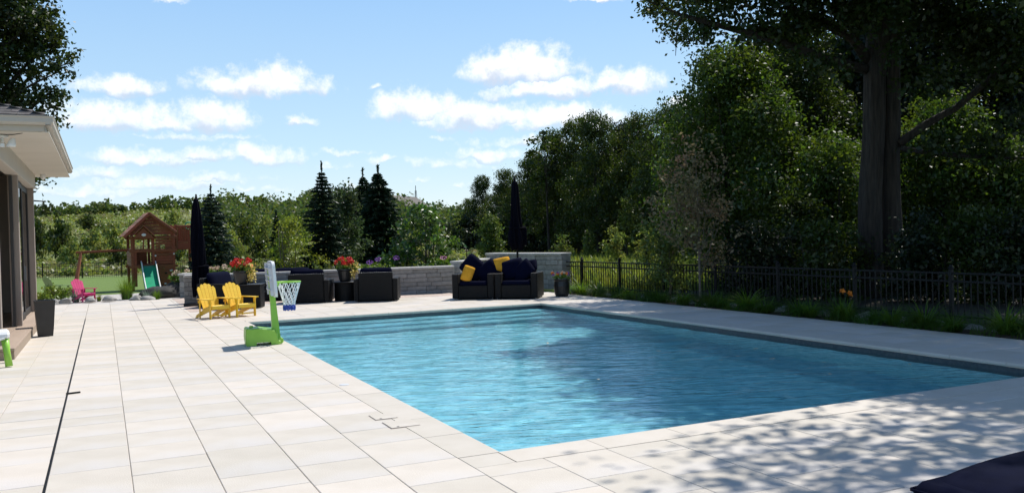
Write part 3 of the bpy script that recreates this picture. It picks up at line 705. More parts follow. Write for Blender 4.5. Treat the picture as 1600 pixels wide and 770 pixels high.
# ================================================================== FENCES
def fence():
    X = 12.4; ys = [21.75-2.0*i for i in range(12)]; top = .83; bot = -.05
    f = empty('metal_fence', (X, ys[0], 0), 0, 'black metal picket fence behind the daylilies on the right of the pool', 'fence')
    pk = MB().box((0, 0, (top-.05+bot)/2+.04), (.016, .016, top-.05-bot-.06)); ps = MB().box((0, 0, (top+.04+bot)/2), (.06, .06, top+.04-bot), None, .006)
    ps.add(*(lambda m: (m.v, m.f))(MB().box((0, 0, top+.055), (.078, .078, .03), None, .01)))
    ps.blob((0, 0, top+.085), (.03, .03, .025), RNG, 5, 0.)
    p0 = pk.build('picket', 'black_metal', f); p0.location = (0, -.13, 0); q0 = ps.build('post', 'black_metal', f); first = True
    for i, y in enumerate(ys):
        if i: q = q0.copy(); COL.objects.link(q); q.location = (0, y-ys[0], 0)
        if i < len(ys)-1:
            for k in range(1, 17):
                if i == 0 and k == 1: continue
                q = p0.copy(); COL.objects.link(q); q.location = (0, y-ys[0]-2.0*k/17, 0)
            for z in (top-.03, top-.16, bot+.16): MB().box((0, y-ys[0]-1.0, z), (.03, 1.94, .032), None, .004).build('rail', 'black_metal', f)
    # return panel from the pier wall to the first post
    for z in (top-.03, top-.16, bot+.16): MB().box((-.06, .36, z), (.03, .68, .032), Matrix.Rotation(.17, 3, 'Z')).build('rail', 'black_metal', f)
    for k in range(5):
        q = p0.copy(); COL.objects.link(q); q.location = (-.02*k*.7, .1+.11*k, 0)
fence()
def far_fence():
    # lawn fence beyond the play house
    pts = [PW(-60, 58), PW(430, 60)]; a, b = pts; d = b-a; L_ = d.length; n = int(L_/2.4)
    f = empty('lawn_fence', a, 0, 'thin black metal fence across the lawn behind the play house', 'fence'); z0 = tz(a)
    pk = MB()
    for i in range(n+1):
        p = d*(i/n); zz = tz(a+p); MB().box((p.x, p.y, zz+.53), (.07, .07, 1.14), None, .008).build('post', 'black_metal', f)
    for hh in (.98, .84, .12):
        MB().bar(Vector((0, 0, z0+hh)), Vector((d.x, d.y, tz(b)+hh)), .03, .035).build('rail', 'black_metal', f)
    m = int(L_/.14)
    for i in range(m): p = d*(i/m); pk.box((p.x, p.y, z0*(1-i/m)+tz(b)*i/m+.52), (.018, .018, 1.02))
    tag(pk.build('pickets', 'black_metal', f), kind='stuff')
far_fence()

# ================================================================== FURNITURE
def adirondack(paint, sc=1.):
    t = bpy.data.objects.new('adirondack_chair', None); COL.objects.link(t); t.scale = (sc,)*3
    # faces -y; back slats fan out with a rounded top
    w = .52; lean = .42
    for i in range(5):
        u = (i-2)/2; wid = .098
        z1 = .93-.085*u*u; x0 = u*.175; x1 = u*.215
        b = MB(); za = .20
        def pt(x, z): return (x, .12+(z-.2)*math.tan(lean), z)
        y0 = [pt(x0-wid*.42, za), pt(x0+wid*.42, za), pt(x1+wid*.5, z1-.02-.045*max(u, 0)), pt(x1+wid*.1, z1), pt(x1-wid*.1, z1), pt(x1-wid*.5, z1-.02+.045*min(u, 0))]
        n = len(y0); vs = y0+[(x, y+.022, z) for x, y, z in y0]
        b.add(vs, [tuple(range(n)), tuple(reversed(range(n, 2*n)))]+[(i_, n+i_, n+(i_+1) % n, (i_+1) % n) for i_ in range(n)]); b.build('back_slat', paint, t)
    for k in range(5):
        y = .14-k*.108; z = .235+k*.028-(.02 if k == 4 else 0); MB().box((0, y, z+.012), (w-.02, .098, .02), Matrix.Rotation(.25 if k < 4 else -.3, 3, 'X').inverted(), .004).build('seat_slat', paint, t)
    for sx in (-1, 1):
        MB().prism([(-.38, .36), (-.38, .25), (.46, .0), (.56, .0), (.50, .075), (.10, .235), (-.30, .34)], 'x', sx*.235-.012, sx*.235+.012).build('side_rail', paint, t)
        MB().box((sx*.275, -.33, .255), (.026, .09, .51), None, .004).build('front_leg', paint, t)
        MB().box((sx*.262, .26, .255), (.022, .055, .50), None, .004).build('rear_leg', paint, t)
        MB().prism([(sx*.215, -.42), (sx*.36, -.40), (sx*.365, -.2), (sx*.315, .33), (sx*.255, .33), (sx*.235, -.1)][::sx], 'z', .512, .535).build('arm', paint, t)
        MB().prism([(-.37, .511), (-.285, .511), (-.295, .40)], 'x', sx*.30-.01, sx*.30+.01).build('arm_bracket', paint, t)
    MB().box((0, -.385, .30), (w-.02, .022, .10), None, .004).build('apron', paint, t)
    MB().box((0, .325, .44), (.56, .022, .07), None, .004).build('back_rail', paint, t)
    MB().box((0, -.30, .09), (.5, .03, .035), None, .004).build('stretcher', paint, t)
    return t
def place(o, loc, rz, label, cat, group=None):
    o.location = loc; o.rotation_euler.z = rz; return tag(o, label, cat, group)
CAMROT = -YAW
g_ = 'adirondack chairs around the pool'
place(adirondack('yellow_paint', .80), PW(331, 18.9), CAMROT+R_(47), 'yellow adirondack chair on the left of the pair beside the pool', 'chair', g_)
place(adirondack('yellow_paint', .80), PW(371, 19.2), CAMROT+R_(49), 'yellow adirondack chair on the right of the pair, in front of the red flowers', 'chair', g_)
place(adirondack('pink_paint', .74), PW(128, 26.4, -.03), CAMROT+R_(62), 'magenta pink adirondack chair on the gravel left of the play house', 'chair', g_)
place(adirondack('sage_paint', .82), PW(86, 28.4, -.04), CAMROT+R_(150), 'sage green adirondack chair seen from behind beyond the low juniper', 'chair', g_)

def hoop():
    t = empty('basketball_hoop', (2.22, 14.15, 0), R_(-4), 'small lime green basketball hoop with white backboard on the pool edge', 'basketball hoop')
    # water tank base: arched feet, sloping shoulder towards the pole
    prof = [(-.235, .0), (-.10, 0), (-.09, .045), (.14, .045), (.15, .0), (.275, 0), (.285, .05), (.245, .075), (.235, .18), (.20, .225), (.05, .25), (-.05, .27), (-.17, .265), (-.215, .275), (-.24, .255), (-.25, .12)]
    b = MB(); n = len(prof)
    ys = [(-.21, .93), (-.19, 1.), (.19, 1.), (.21, .93)]
    for y, k in ys: b.v += [(x*k, y, .003+z*(1 if z < .06 else (1-(1-k)*.6))) for x, z in prof]
    for j in range(3):
        for i in range(n): i2 = (i+1) % n; b.f.append((j*n+i, j*n+i2, (j+1)*n+i2, (j+1)*n+i))
    b.f += [tuple(reversed(range(n))), tuple(range(3*n, 4*n))]
    b.build('base_tank', 'lime_plastic', t)
    MB().lathe([(.03, 0), (.03, .022), (.024, .026)], 12, (-.14, .05, .27)).build('filler_cap', 'lime_plastic', t)
    for y in (-.15, .15): 
        wv = MB().lathe([(.045, -.02), (.05, -.012), (.05, .012), (.045, .02)], 16); wv.v = [(x, z, yy) for x, yy, z in wv.v]; wv.v = [(x+.28, y_+y, z_+.055) for x, y_, z_ in wv.v]; wv.build('wheel', 'lime_plastic', t)
    pb = MB(); 
    for (x, z, w, d) in ((.235, .06, .062, .075), (.215, .4, .05, .06), (.19, .80, .038, .045), (.165, 1.16, .036, .042)): pb.v += [(x-w, -d, z), (x+w, -d, z), (x+w, d, z), (x-w, d, z)]
    pb.f = [(3, 2, 1, 0), (12, 13, 14, 15)]+[(k*4+i, k*4+(i+1) % 4, k*4+4+(i+1) % 4, k*4+4+i) for k in range(3) for i in range(4)]
    pb.build('pole', 'lime_plastic', t)
    # backboard faces +x, rounded corners, ribbed back
    def board(x0, x1, w, z0, z1, rc, mt, name, par):
        pl = []
        for cx_, cz, a0 in ((w-rc, z0+rc, -90), (w-rc, z1-rc, 0), (-w+rc, z1-rc, 90), (-w+rc, z0+rc, 180)):
            for k in range(6): an = R_(a0+k*18); pl.append((cx_+rc*math.cos(an), cz+rc*math.sin(an)))
        mb = MB().prism(pl, 'x', x0, x1); mb.v = [(x-(z-.75)*.07, y, z) for x, y, z in mb.v]; return mb.build(name, mt, par)
    bd = board(.20, .245, .36, .745, 1.305, .10, 'white_plastic', 'backboard', t)
    board(.185, .201, .34, .765, 1.285, .09, 'grey_plastic', 'back_rim', bd)
    for z in (.86, 1.0, 1.08, 1.2): MB().box((.165-(z-.75)*.07, 0, z), (.05, .66, .018), None, .003).build('rib', 'grey_plastic', bd)
    for y in (-.31, -.2, .2, .31): MB().box((.17-(1.02-.75)*.07, y, 1.02), (.045, .018, .50), Matrix.Rotation(-.07, 3, 'Y'), .003).build('rib', 'grey_plastic', bd)
    for z in (.83, .93): 
        k = MB().tube([(.09, -.05, z), (.09, -.075, z)], .02, 10); k.build('knob', 'black_metal', t)
    # rim, bracket and net
    cx_, cz, rr = .45, .965, .185
    MB().tube([(cx_+rr*math.cos(a), rr*math.sin(a), cz) for a in np.linspace(0, 2*math.pi, 33)], .011, 8, False).build('rim', 'lime_plastic', t, True)
    br = MB(); 
    for y in (-.09, .09): br.tube([(.225, y, cz-.08), (.29, y*.9, cz-.03), (.34, y*1.2, cz)], .011, 8)
    br.box((.245, 0, cz-.03), (.03, .2, .12), None, .01); br.build('rim_bracket', 'lime_plastic', t)
    net = MB(); low = MB(); ns = 10
    lv = [(1., 0), (.80, -.13), (.62, -.24), (.50, -.32), (.46, -.37)]; lo = [(.46, -.37), (.50, -.41), (.46, -.45)]
    for s_ in (-1, 1):
        for i in range(ns):
            pts = [(cx_+rr*k*math.cos(2*math.pi*(i+s_*.5*j)/ns), rr*k*math.sin(2*math.pi*(i+s_*.5*j)/ns), cz+z) for j, (k, z) in enumerate(lv)]
            net.tube(pts, .0075, 5)
            pts = [(cx_+rr*k*math.cos(2*math.pi*(i+s_*.5*(j+4))/ns), rr*k*math.sin(2*math.pi*(i+s_*.5*(j+4))/ns), cz+z) for j, (k, z) in enumerate(lo)]
            low.tube(pts, .012, 5)
    nt = net.build('net', 'net_white', t); low.build('net_fringe', 'net_blue', nt)
hoop()

def sofa_unit(name, loc, rz, label, w, d, arm_h, back_h, arm_w=.14, seat_h=.36, cush=True, feet=True, cat='armchair', group=None, arms=(1, 1), backc=True):
    """front is -y, origin on the floor at the middle"""
    t = empty(name, loc, rz, label, cat, group); iw = w-arm_w*sum(arms); ox = (arms[0]-arms[1])*arm_w/2
    MB().box((ox, -.06, seat_h/2+.02), (iw-.004, d-.12-.004, seat_h-.04), None, .012).build('base', 'wicker', t)
    for s, on in ((-1, arms[0]), (1, arms[1])):
        if on: MB().box((s*(w/2-arm_w/2), 0, arm_h/2+.015), (arm_w, d, arm_h-.03), None, .018).build('arm', 'wicker', t)
    bm = MB().box((ox, d/2-.08, back_h/2+.015), (iw-.006, .155, back_h-.03), None, .018).build('back', 'wicker', t)
    r = MB(); n = int(iw/.055)
    for i in range(n): 
        x = ox-iw/2+(i+.5)*iw/n; r.blob((x, d/2-.02, back_h-.012), (iw/n*.44, .022, .018), RNG, 4, 0.)
    r.build('braided_edge', 'rattan_rim', bm, True)
    if feet:
        for sx in (-1, 1):
            for sy_ in (-1, 1): MB().lathe([(.02, 0), (.022, .05)], 8, (sx*(w/2-.06), sy_*(d/2-.06), 0)).build('foot', 'grey_metal', t)
    if cush:
        nseat = max(1, round(iw/.85))
        for i in range(nseat):
            ww = iw/nseat; x = ox-iw/2+(i+.5)*ww
            MB().box((x, -.10, seat_h+.052), (ww-.02, d-.24, .11), None, .035).build('seat_cushion', 'navy', t, True)
            if backc: MB().pillow(ww-.02, .46, .22, Matrix.Translation((x, d/2-.24, seat_h+.30)) @ Matrix.Rotation(R_(78), 4, 'X')).build('back_cushion', 'navy', t, True)
    return t
def pillow(loc, size, rx, ry, rz, mt, label, cat='pillow', group='loose pillows on the right sofa'):
    o = MB().pillow(*size).build('pillow', mt, None, True); o.location = loc; o.rotation_euler = (rx, ry, rz); return tag(o, label, cat, group)
gs = 'black wicker patio seats'
ra = CAMROT-R_(12)
def RS(lx, ly, z): # point on the right pair of seats
    c = PW(777, 22.55); return c+Matrix.Rotation(ra, 3, 'Z') @ Vector((lx, ly, z))
sofa_unit('wicker_armchair', RS(-.56, 0, 0), ra, 'black wicker seat with a propped navy cushion, left of the pair under the right umbrella', 1.10, .95, .66, .80, .17, .36, cat='armchair', group=gs, backc=False)
sofa_unit('wicker_armchair', RS(.56, 0, 0), ra, 'black wicker seat with slumped navy cushions, right of the pair by the tall stone wall', 1.10, .95, .66, .80, .17, .36, cat='armchair', group=gs, backc=False)
def lpil(lx, ly, z, size, rx, ry, rz, mt, label):
    pillow(RS(lx, ly, z), size, rx, ry, ra+rz, mt, label)
lpil(-.66, .05, .80, (.66, .56, .19), R_(76), R_(40), R_(-8), 'navy', 'large navy cushion tipped on its corner on the left seat')
lpil(-.26, -.02, .68, (.62, .52, .17), R_(78), R_(-38), R_(6), 'navy', 'dark navy cushion leaning across the inner arm of the left seat')
lpil(-.72, -.34, .66, (.42, .30, .13), R_(80), R_(-68), R_(25), 'gold', 'yellow pillow standing on end at the front of the left seat')
lpil(.10, .05, .86, (.46, .40, .19), R_(70), R_(-10), R_(10), 'gold', 'yellow pillow lying where the two right seats meet')
lpil(.40, .0, .74, (.60, .56, .18), R_(72), R_(-12), R_(14), 'navy', 'navy cushion with its face in the sun in the middle of the right seat')
lpil(.66, -.06, .66, (.66, .50, .17), R_(74), R_(-40), R_(-4), 'navy', 'dark navy cushion leaning over to the right in the right seat')
lpil(.80, .12, .80, (.46, .34, .16), R_(60), R_(-14), R_(-6), 'navy', 'small navy cushion on top at the right end of the right seat')
# seats on the left terrace
pc = PW(481, 22.95); sofa_unit('wicker_armchair', pc, CAMROT+math.pi+R_(2), 'black wicker armchair seen from behind, just right of the basketball net', 1.16, .85, .60, .76, .12, .36, group=gs, cat='armchair')
pc = PW(588, 22.85); sofa_unit('wicker_armchair', pc, CAMROT+math.pi+R_(2), 'black wicker armchair seen from behind, right of the round side table', 1.12, .85, .60, .76, .12, .36, group=gs, cat='armchair')
pc = PW(425, 24.2); sofa_unit('wicker_sofa', pc, CAMROT+R_(8), 'long black wicker sofa with navy cushions against the low stone wall', 2.3, .9, .60, .78, .14, .36, group=gs, cat='sofa')
pc = PW(352, 22.6); sofa_unit('wicker_armchair', pc, CAMROT+R_(82), 'black wicker loveseat side-on behind the yellow chairs', 1.5, .85, .60, .74, .12, .36, group=gs, cat='loveseat')
def side_box():
    t = empty('side_box', PW(391, 21.6), CAMROT+R_(6), 'square black wicker side table behind the right yellow chair', 'side table')
    MB().box((0, 0, .29), (.54, .54, .54), None, .012).build('body', 'wicker', t); MB().box((0, 0, .575), (.56, .56, .024), None, .006).build('top', 'dark_frame', t)
    for sx in (-1, 1):
        for s2 in (-1, 1): MB().box((sx*.24, s2*.24, .011), (.05, .05, .022)).build('foot', 'grey_metal', t)
side_box()
def round_table():
    t = empty('side_table', PW(538, 23.2), 0, 'round black side table between the two armchair backs', 'side table')
    MB().lathe([(.28, 0), (.29, .02), (.29, .46), (.30, .48)], 28).build('drum', 'wicker', t, False); MB().lathe([(.33, .485), (.34, .495), (.34, .505), (.335, .51)], 32).build('top', 'dark_frame', t)
round_table()

# ---- foliage generators
def rand_unit(r, n):
    v = r.normal(size=(n, 3)); return v/np.linalg.norm(v, axis=1, keepdims=True)
def leaf_verts(r, P, size, up=.5, asp=.55, jit=.35, out=None, fold=.18, hang=0.):
    n = len(P); nr = rand_unit(r, n); nr[:, 2] += up
    if out is not None: nr += out*.5
    nr /= np.linalg.norm(nr, axis=1, keepdims=True)+1e-9
    a = rand_unit(r, n); a[:, 2] -= hang; a -= nr*(a*nr).sum(1, keepdims=True); a /= np.linalg.norm(a, axis=1, keepdims=True)+1e-9
    b = np.cross(nr, a); s = (size*(1+jit*(r.random(n)*2-1)))[:, None]
    V = np.stack([P-a*s*.5, P+b*s*asp*.5+nr*s*fold*.5, P+a*s*.5, P-b*s*asp*.5+nr*s*fold*.5], 1)
    return V.reshape(-1, 3)
def lobe_points(r, lobes, nclump, shell=.5):
    """clump centres spread through ellipsoid lobes (cx,cy,cz,rx,ry,rz), denser to the outside"""
    L_ = np.array(lobes, float); vol = L_[:, 3]*L_[:, 4]*L_[:, 5]; k = r.choice(len(L_), nclump, p=(vol**.82)/(vol**.82).sum())
    d = rand_unit(r, nclump); rr = (shell**3+(1-shell**3)*r.random(nclump))**(1/3)
    return L_[k, :3]+d*rr[:, None]*L_[k, 3:6], d
def crown_mesh(r, lobes, nclump, per, crad, size, name='crown', mt='leaf_wood', parent=None, shell=.5, up=.5, asp=.55, hang=0., flat=1.):
    nclump = max(8, int(nclump/2.4)); per = int(per*2.4); crad *= 1.15
    C, d = lobe_points(r, lobes, nclump, shell)
    P = np.repeat(C, per, 0); off = r.normal(size=P.shape)*crad*.55*np.repeat(r.uniform(.6, 1.35, nclump), per)[:, None]; off[:, 2] *= flat*.72; P = P+off
    return npmesh(name, leaf_verts(r, P, size, up, asp, out=np.repeat(d, per, 0), hang=hang), 4, mt, parent)
def limb(mb, r, a, b, r0, r1, bend=.12, n=6, seg=7):
    a, b = Vector(a), Vector(b); L_ = (b-a).length; off = Vector(r.normal(size=3))*L_*bend; off.z += L_*bend*.6
    pts = []; 
    for i in range(n+1): t = i/n; pts.append(a.lerp(b, t)+off*math.sin(math.pi*t)+Vector(r.normal(size=3))*L_*.012*(0 < i < n))
    mb.tube(pts, [r0+(r1-r0)*(i/n)**.8 for i in range(n+1)], seg); return pts
def broadleaf(name, label, loc, hgt, rad, seed, leaf='leaf_wood', bark='bark', nclump=500, per=9, crad=.35, size=.16, trunk_r=.12, clear=.22, lobes=None, nlobe=9, shell=.45, nlimb=12,
              cat='tree', group=None, up=.5, hang=0., asp=.55, taper=.75, flat=1., multi=1):
    r = np.random.default_rng(seed); t = empty(name, loc, 0, label, cat, group)
    if lobes is None:
        lobes = [(0, 0, hgt*(.48+clear/2), rad*.42, rad*.42, hgt*(1-clear)*.40)]
        nl = int(nlobe*1.7)
        for k in range(nl):
            an = 2.4*k+r.uniform(-.7, .7); zz = clear+(1-clear)*(.06+.90*(k+.5)/nl); prof = math.sin(math.pi*min(1, max(.10, ((zz-clear)/(1-clear))**taper)))**.6
            s_ = rad*r.uniform(.17, .42); q = max(0, rad*prof*r.uniform(.55, 1.08)-s_*.55)
            lobes.append((q*math.cos(an), q*math.sin(an), min(hgt*zz, hgt-s_*.6), s_, s_, s_*r.uniform(.5, .85)))
    tk = MB()
    for mi in range(multi):
        ox = Vector(r.normal(size=3))*rad*.12*(multi > 1); ox.z = 0
        tp = Vector((r.normal()*rad*.06, r.normal()*rad*.06, hgt*.86))+ox*3
        pts = [Vector(ox)+Vector((0, 0, -.1)), ox*1.1+Vector((0, 0, hgt*.06)), (ox*2).lerp(tp, .35)*1+Vector(r.normal(size=3))*.03*hgt*.2, (ox*2).lerp(tp, .65)+Vector(r.normal(size=3))*.03*hgt*.2, tp]
        tk.tube(pts, [trunk_r*1.45, trunk_r, trunk_r*.78, trunk_r*.5, trunk_r*.14], 10)
        for k in range(nlimb//multi):
            l = lobes[int(r.integers(len(lobes)))]; tt = r.uniform(max(clear*.9, .12), .8); st = ox.lerp(tp, tt*.95)
            en = Vector(l[:3])+Vector(r.normal(size=3))*l[3]*.45; en.z = max(en.z, st.z+.02*hgt)
            limb(tk, r, st, en, trunk_r*.42*(1-tt*.6), trunk_r*.06, .1, 5, 6)
    tk.build('trunk', bark, t, True)
    crown_mesh(r, lobes, nclump, per, crad, size, 'crown', leaf, t, shell, up, asp, hang, flat)
    return t
def conifer(name, label, loc, hgt, rad, seed, leaf='needle_blue', nwhorl=26, size=.13, density=1., leader=.08, group=None, droop=.25, base=.03, asp=.20):
    r = np.random.default_rng(seed); t = empty(name, loc, 0, label, 'tree', group)
    tk = MB().tube([(0, 0, -.1), (0, 0, hgt*.5), (0, 0, hgt*(1-leader)), (.01, 0, hgt)], [hgt*.02, hgt*.012, hgt*.004, hgt*.002], 8); P = []; D = []
    for w in range(nwhorl):
        u = (w+.5)/nwhorl; z = hgt*(base+(1-leader-base)*u**.92); L_ = rad*(1-u)**.75*(1-.25*max(0, .12-u)/.12)+.04*rad
        nb = int(7+5*(1-u))
        for b in range(nb):
            an = 2*math.pi*(b+r.random())/nb; l = L_*r.uniform(.72, 1.12); dz = -droop*l*r.uniform(.5, 1.4)+.12*l*u*3
            e = Vector((math.cos(an)*l, math.sin(an)*l, z+dz)); tk.tube([(0, 0, z), (math.cos(an)*l*.5, math.sin(an)*l*.5, z+dz*.65), e], [hgt*.0035, hgt*.002, hgt*.0008], 4, False)
            m_ = max(8, int(l/size*16*density)); s = r.random(m_)**.8; x = np.outer(s, [math.cos(an)*l, math.sin(an)*l, 0]); x[:, 2] = z+dz*s**.85+.0
            side = (r.random(m_)-.5)*l*.55*(1-s*.75); x[:, 0] += -math.sin(an)*side; x[:, 1] += math.cos(an)*side; x[:, 2] += r.normal(size=m_)*.02*hgt*.2-.04*np.abs(side)
            P.append(x); dd = np.tile([math.cos(an), math.sin(an), -.25], (m_, 1)); dd[:, 0] += -math.sin(an)*side/l*2.2; dd[:, 1] += math.cos(an)*side/l*2.2; D.append(dd)
    # leader tip
    m_ = 40; x = np.zeros((m_, 3)); x[:, 2] = hgt*(1-leader*.9*r.random(m_)); P.append(x); D.append(rand_unit(r, m_)*.5+[0, 0, 1.])
    P = np.concatenate(P); D = np.concatenate(D)+r.normal(size=(len(P), 3))*.28; D /= np.linalg.norm(D, axis=1, keepdims=True)
    nr = rand_unit(r, len(P))+[0, 0, .8]; b = np.cross(D, nr); b /= np.linalg.norm(b, axis=1, keepdims=True)+1e-9; s = (size*(.7+.6*r.random(len(P))))[:, None]
    V = np.stack([P-D*s*.6, P+b*s*asp, P+D*s*.7, P-b*s*asp], 1)
    tk.build('trunk', 'bark', t, True); npmesh('crown', V.reshape(-1, 3), 4, leaf, t); return t
def blades(r, n, length, spread, width, lean=.8, mt='blade', parent=None, name='leaves', base_r=.05, origin=None):
    """arching grass blades, three quads each"""
    an = r.uniform(0, 2*math.pi, n); l = length*(.6+.5*r.random(n)); le = lean*(.25+.9*r.random(n)); d = np.stack([np.cos(an), np.sin(an), np.zeros(n)], 1); sdir = np.stack([-np.sin(an), np.cos(an), np.zeros(n)], 1)
    p0 = d*base_r*r.random((n, 1)) if origin is None else origin; V = []
    prev = p0; pw = np.full(n, width)
    for k in range(1, 4):
        s = k/3; q = p0+d*(l*le*s**1.5)[:, None]*spread; q[:, 2] = p0[:, 2]+l*(s-.62*np.minimum(le, 1.25)*s**2.2)
        w2 = width*(1-s*.92)*np.ones(n); V.append(np.stack([prev-sdir*pw[:, None], prev+sdir*pw[:, None], q+sdir*w2[:, None], q-sdir*w2[:, None]], 1)); prev = q; pw = w2
    V = np.concatenate(V, 1); return npmesh(name, V.reshape(-1, 3), 4, mt, parent)

# ================================================================== UMBRELLAS
def umbrella(label, loc, h, zb, prof, seed, tilt=(0, 0), pole_r=.03):
    """closed parasol: hanging cloth in folds around the pole"""
    r = np.random.default_rng(seed); t = empty('closed_umbrella', loc, 0, label, 'umbrella', 'closed navy umbrellas'); nz, na = 30, 48; vs = []; fs = []
    ph = r.uniform(0, 6.28, 4)
    for i in range(nz+1):
        u = i/nz; z = zb+(h-zb)*u; R0 = np.interp(u, [p[0] for p in prof], [p[1] for p in prof])
        for k in range(na):
            a = 2*math.pi*k/na; f = 1+.26*math.cos(8*a+1.2*math.sin(u*5+ph[0]))*(1-u*.6)+.12*math.sin(3*a+ph[1]+u*4)+.07*math.sin(5*a+ph[2]-u*7)
            zz = z-(.05*(1+math.cos(8*a+.5))*(1-u) if i == 0 else 0)
            vs.append((R0*f*math.cos(a)+tilt[0]*z, R0*f*math.sin(a)+tilt[1]*z, zz))
    for i in range(nz):
        for k in range(na): k2 = (k+1) % na; fs.append((i*na+k, i*na+k2, (i+1)*na+k2, (i+1)*na+k))
    fs.append(tuple(range(nz*na, (nz+1)*na))); fs.append(tuple(reversed(range(na))))
    c = MB().add(vs, fs).build('canopy', 'navy_umbrella', t, True)
    zt = zb+(h-zb)*.30; Rt = np.interp(.30, [p[0] for p in prof], [p[1] for p in prof])
    MB().tube([((Rt+.035)*math.cos(a)+tilt[0]*zt, (Rt+.035)*math.sin(a)+tilt[1]*zt, zt+.03*math.sin(a)) for a in np.linspace(0, 6.2832, 25)], .018, 6, False).build('tie_strap', 'navy_umbrella', c)
    # a loose corner of cloth hanging on one side
    fl = MB().pillow(.16, .55, .07, Matrix.Translation(((Rt+.05)*cy+tilt[0]*zt, -(Rt+.05)*sy+tilt[1]*zt, zt-.25)) @ Matrix.Rotation(R_(90), 4, 'X')); fl.build('loose_flap', 'navy_umbrella', c, True)
    MB().tube([(0, 0, .03), (tilt[0]*h, tilt[1]*h, h)], pole_r, 10).build('pole', 'black_metal', t)
    MB().lathe([(.012, 0), (.03, .02), (.035, .05), (.02, .08), (.03, .10), (.012, .13)], 12, (tilt[0]*h, tilt[1]*h, h-.01)).build('finial', 'black_metal', t)
    MB().box((0, 0, .045), (.62, .62, .085), Matrix.Rotation(CAMROT, 3, 'Z'), .02).build('base', 'black_pot', t)
    MB().tube([(0, 0, .08), (0, 0, .32)], pole_r*1.5, 10).build('pole_socket', 'black_metal', t)
umbrella('closed navy umbrella hanging nearly to the ground beside the play house', PW(309, 22.9), 2.80, .30, [(0, .13), (.1, .155), (.25, .15), (.5, .155), (.7, .14), (.88, .10), (1, .05)], 3, pole_r=.035)
umbrella('closed navy umbrella standing behind the right sofa in front of the tall wall', PW(809, 24.0), 3.12, 1.28, [(0, .13), (.06, .19), (.2, .18), (.45, .13), (.8, .10), (.95, .08), (1, .03)], 5, tilt=(-.012, .006))

# ================================================================== CHAISE, LEAVES ON THE WATER, POTS
def chaise():
    t = empty('chaise_lounge', (3.45, 3.03, -.035), R_(4), 'dark lounge chair with a thick navy cushion in the near right corner', 'lounge chair')
    MB().box((.98, -.36, .20), (2.0, .72, .10), None, .02).build('frame', 'wicker', t)
    for x in (.06, 1.9):
        for y in (-.06, -.66): MB().box((x, y, .075), (.07, .07, .15), None, .008).build('leg', 'wicker', t)
    MB().tube([(-.045, -.72, .235), (-.045, -.02, .235), (-.02, .01, .235), (1.98, .01, .235)], .022, 8).build('rim', 'rattan_rim', t, True)
    c = MB().pillow(1.88, .70, .25, Matrix.Translation((1.0, -.36, .335)), 18, .0).build('cushion', 'navy', t, True)
    c2 = MB().box((1.0, -.36, .325), (1.90, .70, .14), None, .05).build('mattress', 'navy', t, True)
    MB().tube([(.055, -.70, .355), (.055, -.03, .355), (.07, -.02, .355), (1.93, -.02, .355)], .007, 6).build('piping', 'navy', c2, True)
chaise()
def floating_leaves():
    r = random.Random(4); i = 0
    spots = [(6.9, 9.7), (7.3, 9.2), (7.7, 9.35), (7.15, 10.4), (7.9, 8.9), (8.2, 8.3), (8.9, 7.6), (8.4, 9.8), (7.6, 7.6), (6.3, 12.2), (5.2, 8.8), (8.6, 10.6)]
    for x, y in sorted(spots, key=lambda k: k[1]):
        a = r.uniform(0, 6.3); L_ = r.uniform(.05, .09); b = MB(); n = 7; vs = []
        pl = [(0, 0), (.2, .16), (.35, .14), (.5, .26), (.65, .17), (.82, .15), (1, 0), (.82, -.14), (.65, -.18), (.5, -.25), (.35, -.13), (.2, -.17)]
        vs = [((u-.5)*L_, v*L_*1.3, .006+.010*abs(v)*4*abs(u-.3)) for u, v in pl]+[((u-.5)*L_, v*L_*1.3, .004+.010*abs(v)*4*abs(u-.3)) for u, v in pl]
        n = len(pl); b.add(vs, [tuple(range(n)), tuple(reversed(range(n, 2*n)))]+[(k, n+k, n+(k+1) % n, (k+1) % n) for k in range(n)])
        o = b.build('floating_leaf', 'leaf_litter', None, loc=(x, y, WZ+.008)); o.rotation_euler = (r.uniform(-.15, .15), r.uniform(-.15, .15), a)
        i += 1; tag(o, '%s small pale leaf floating on the pool, counted from the near edge away' % ORD[i-1], 'leaf', 'fallen leaves floating on the pool')
floating_leaves()
def flower_pot(label, loc, seed, petals, s=1., trail=True):
    r = np.random.default_rng(seed); t = empty('flower_pot', loc, 0, label, 'flower pot', 'potted flowers on the terrace')
    MB().lathe([(.11*s, 0), (.13*s, .02*s), (.17*s, .24*s), (.185*s, .26*s), (.185*s, .29*s), (.165*s, .29*s), (.16*s, .26*s)], 22).build('pot', 'black_pot', t)
    crown_mesh(r, [(0, 0, .36*s, .22*s, .22*s, .12*s), (.12*s, 0, .30*s, .16*s, .14*s, .1*s)], 90, 6, .05*s, .065*s, 'leaves', 'hydrangea_leaf', t, .4)
    C, d = lobe_points(r, [(0, 0, .46*s, .22*s, .20*s, .10*s), (-.1*s, 0, .48*s, .12*s, .12*s, .09*s), (.12*s, -.03*s, .44*s, .12*s, .1*s, .08*s)], 26, .6)
    for c in C[:22]:
        P = c+rand_unit(r, 22)*.036*s; npmesh('bloom', leaf_verts(r, P, .042*s, .3, .8), 4, petals, t)
    if trail:
        C = np.array([[.18+.05*r.normal(), -.08+.06*r.normal(), .42-.35*u] for u in r.random(60)])*s; P = np.repeat(C, 4, 0)+r.normal(size=(240, 3))*.03*s
        npmesh('trailing_vine', leaf_verts(r, P, .05*s, .2, .7), 4, 'petal_yellow', t)
flower_pot('pot of red flowers with trailing yellow vine behind the yellow chairs', PW(376, 21.6, .588), 3, 'petal_red', 1.15)
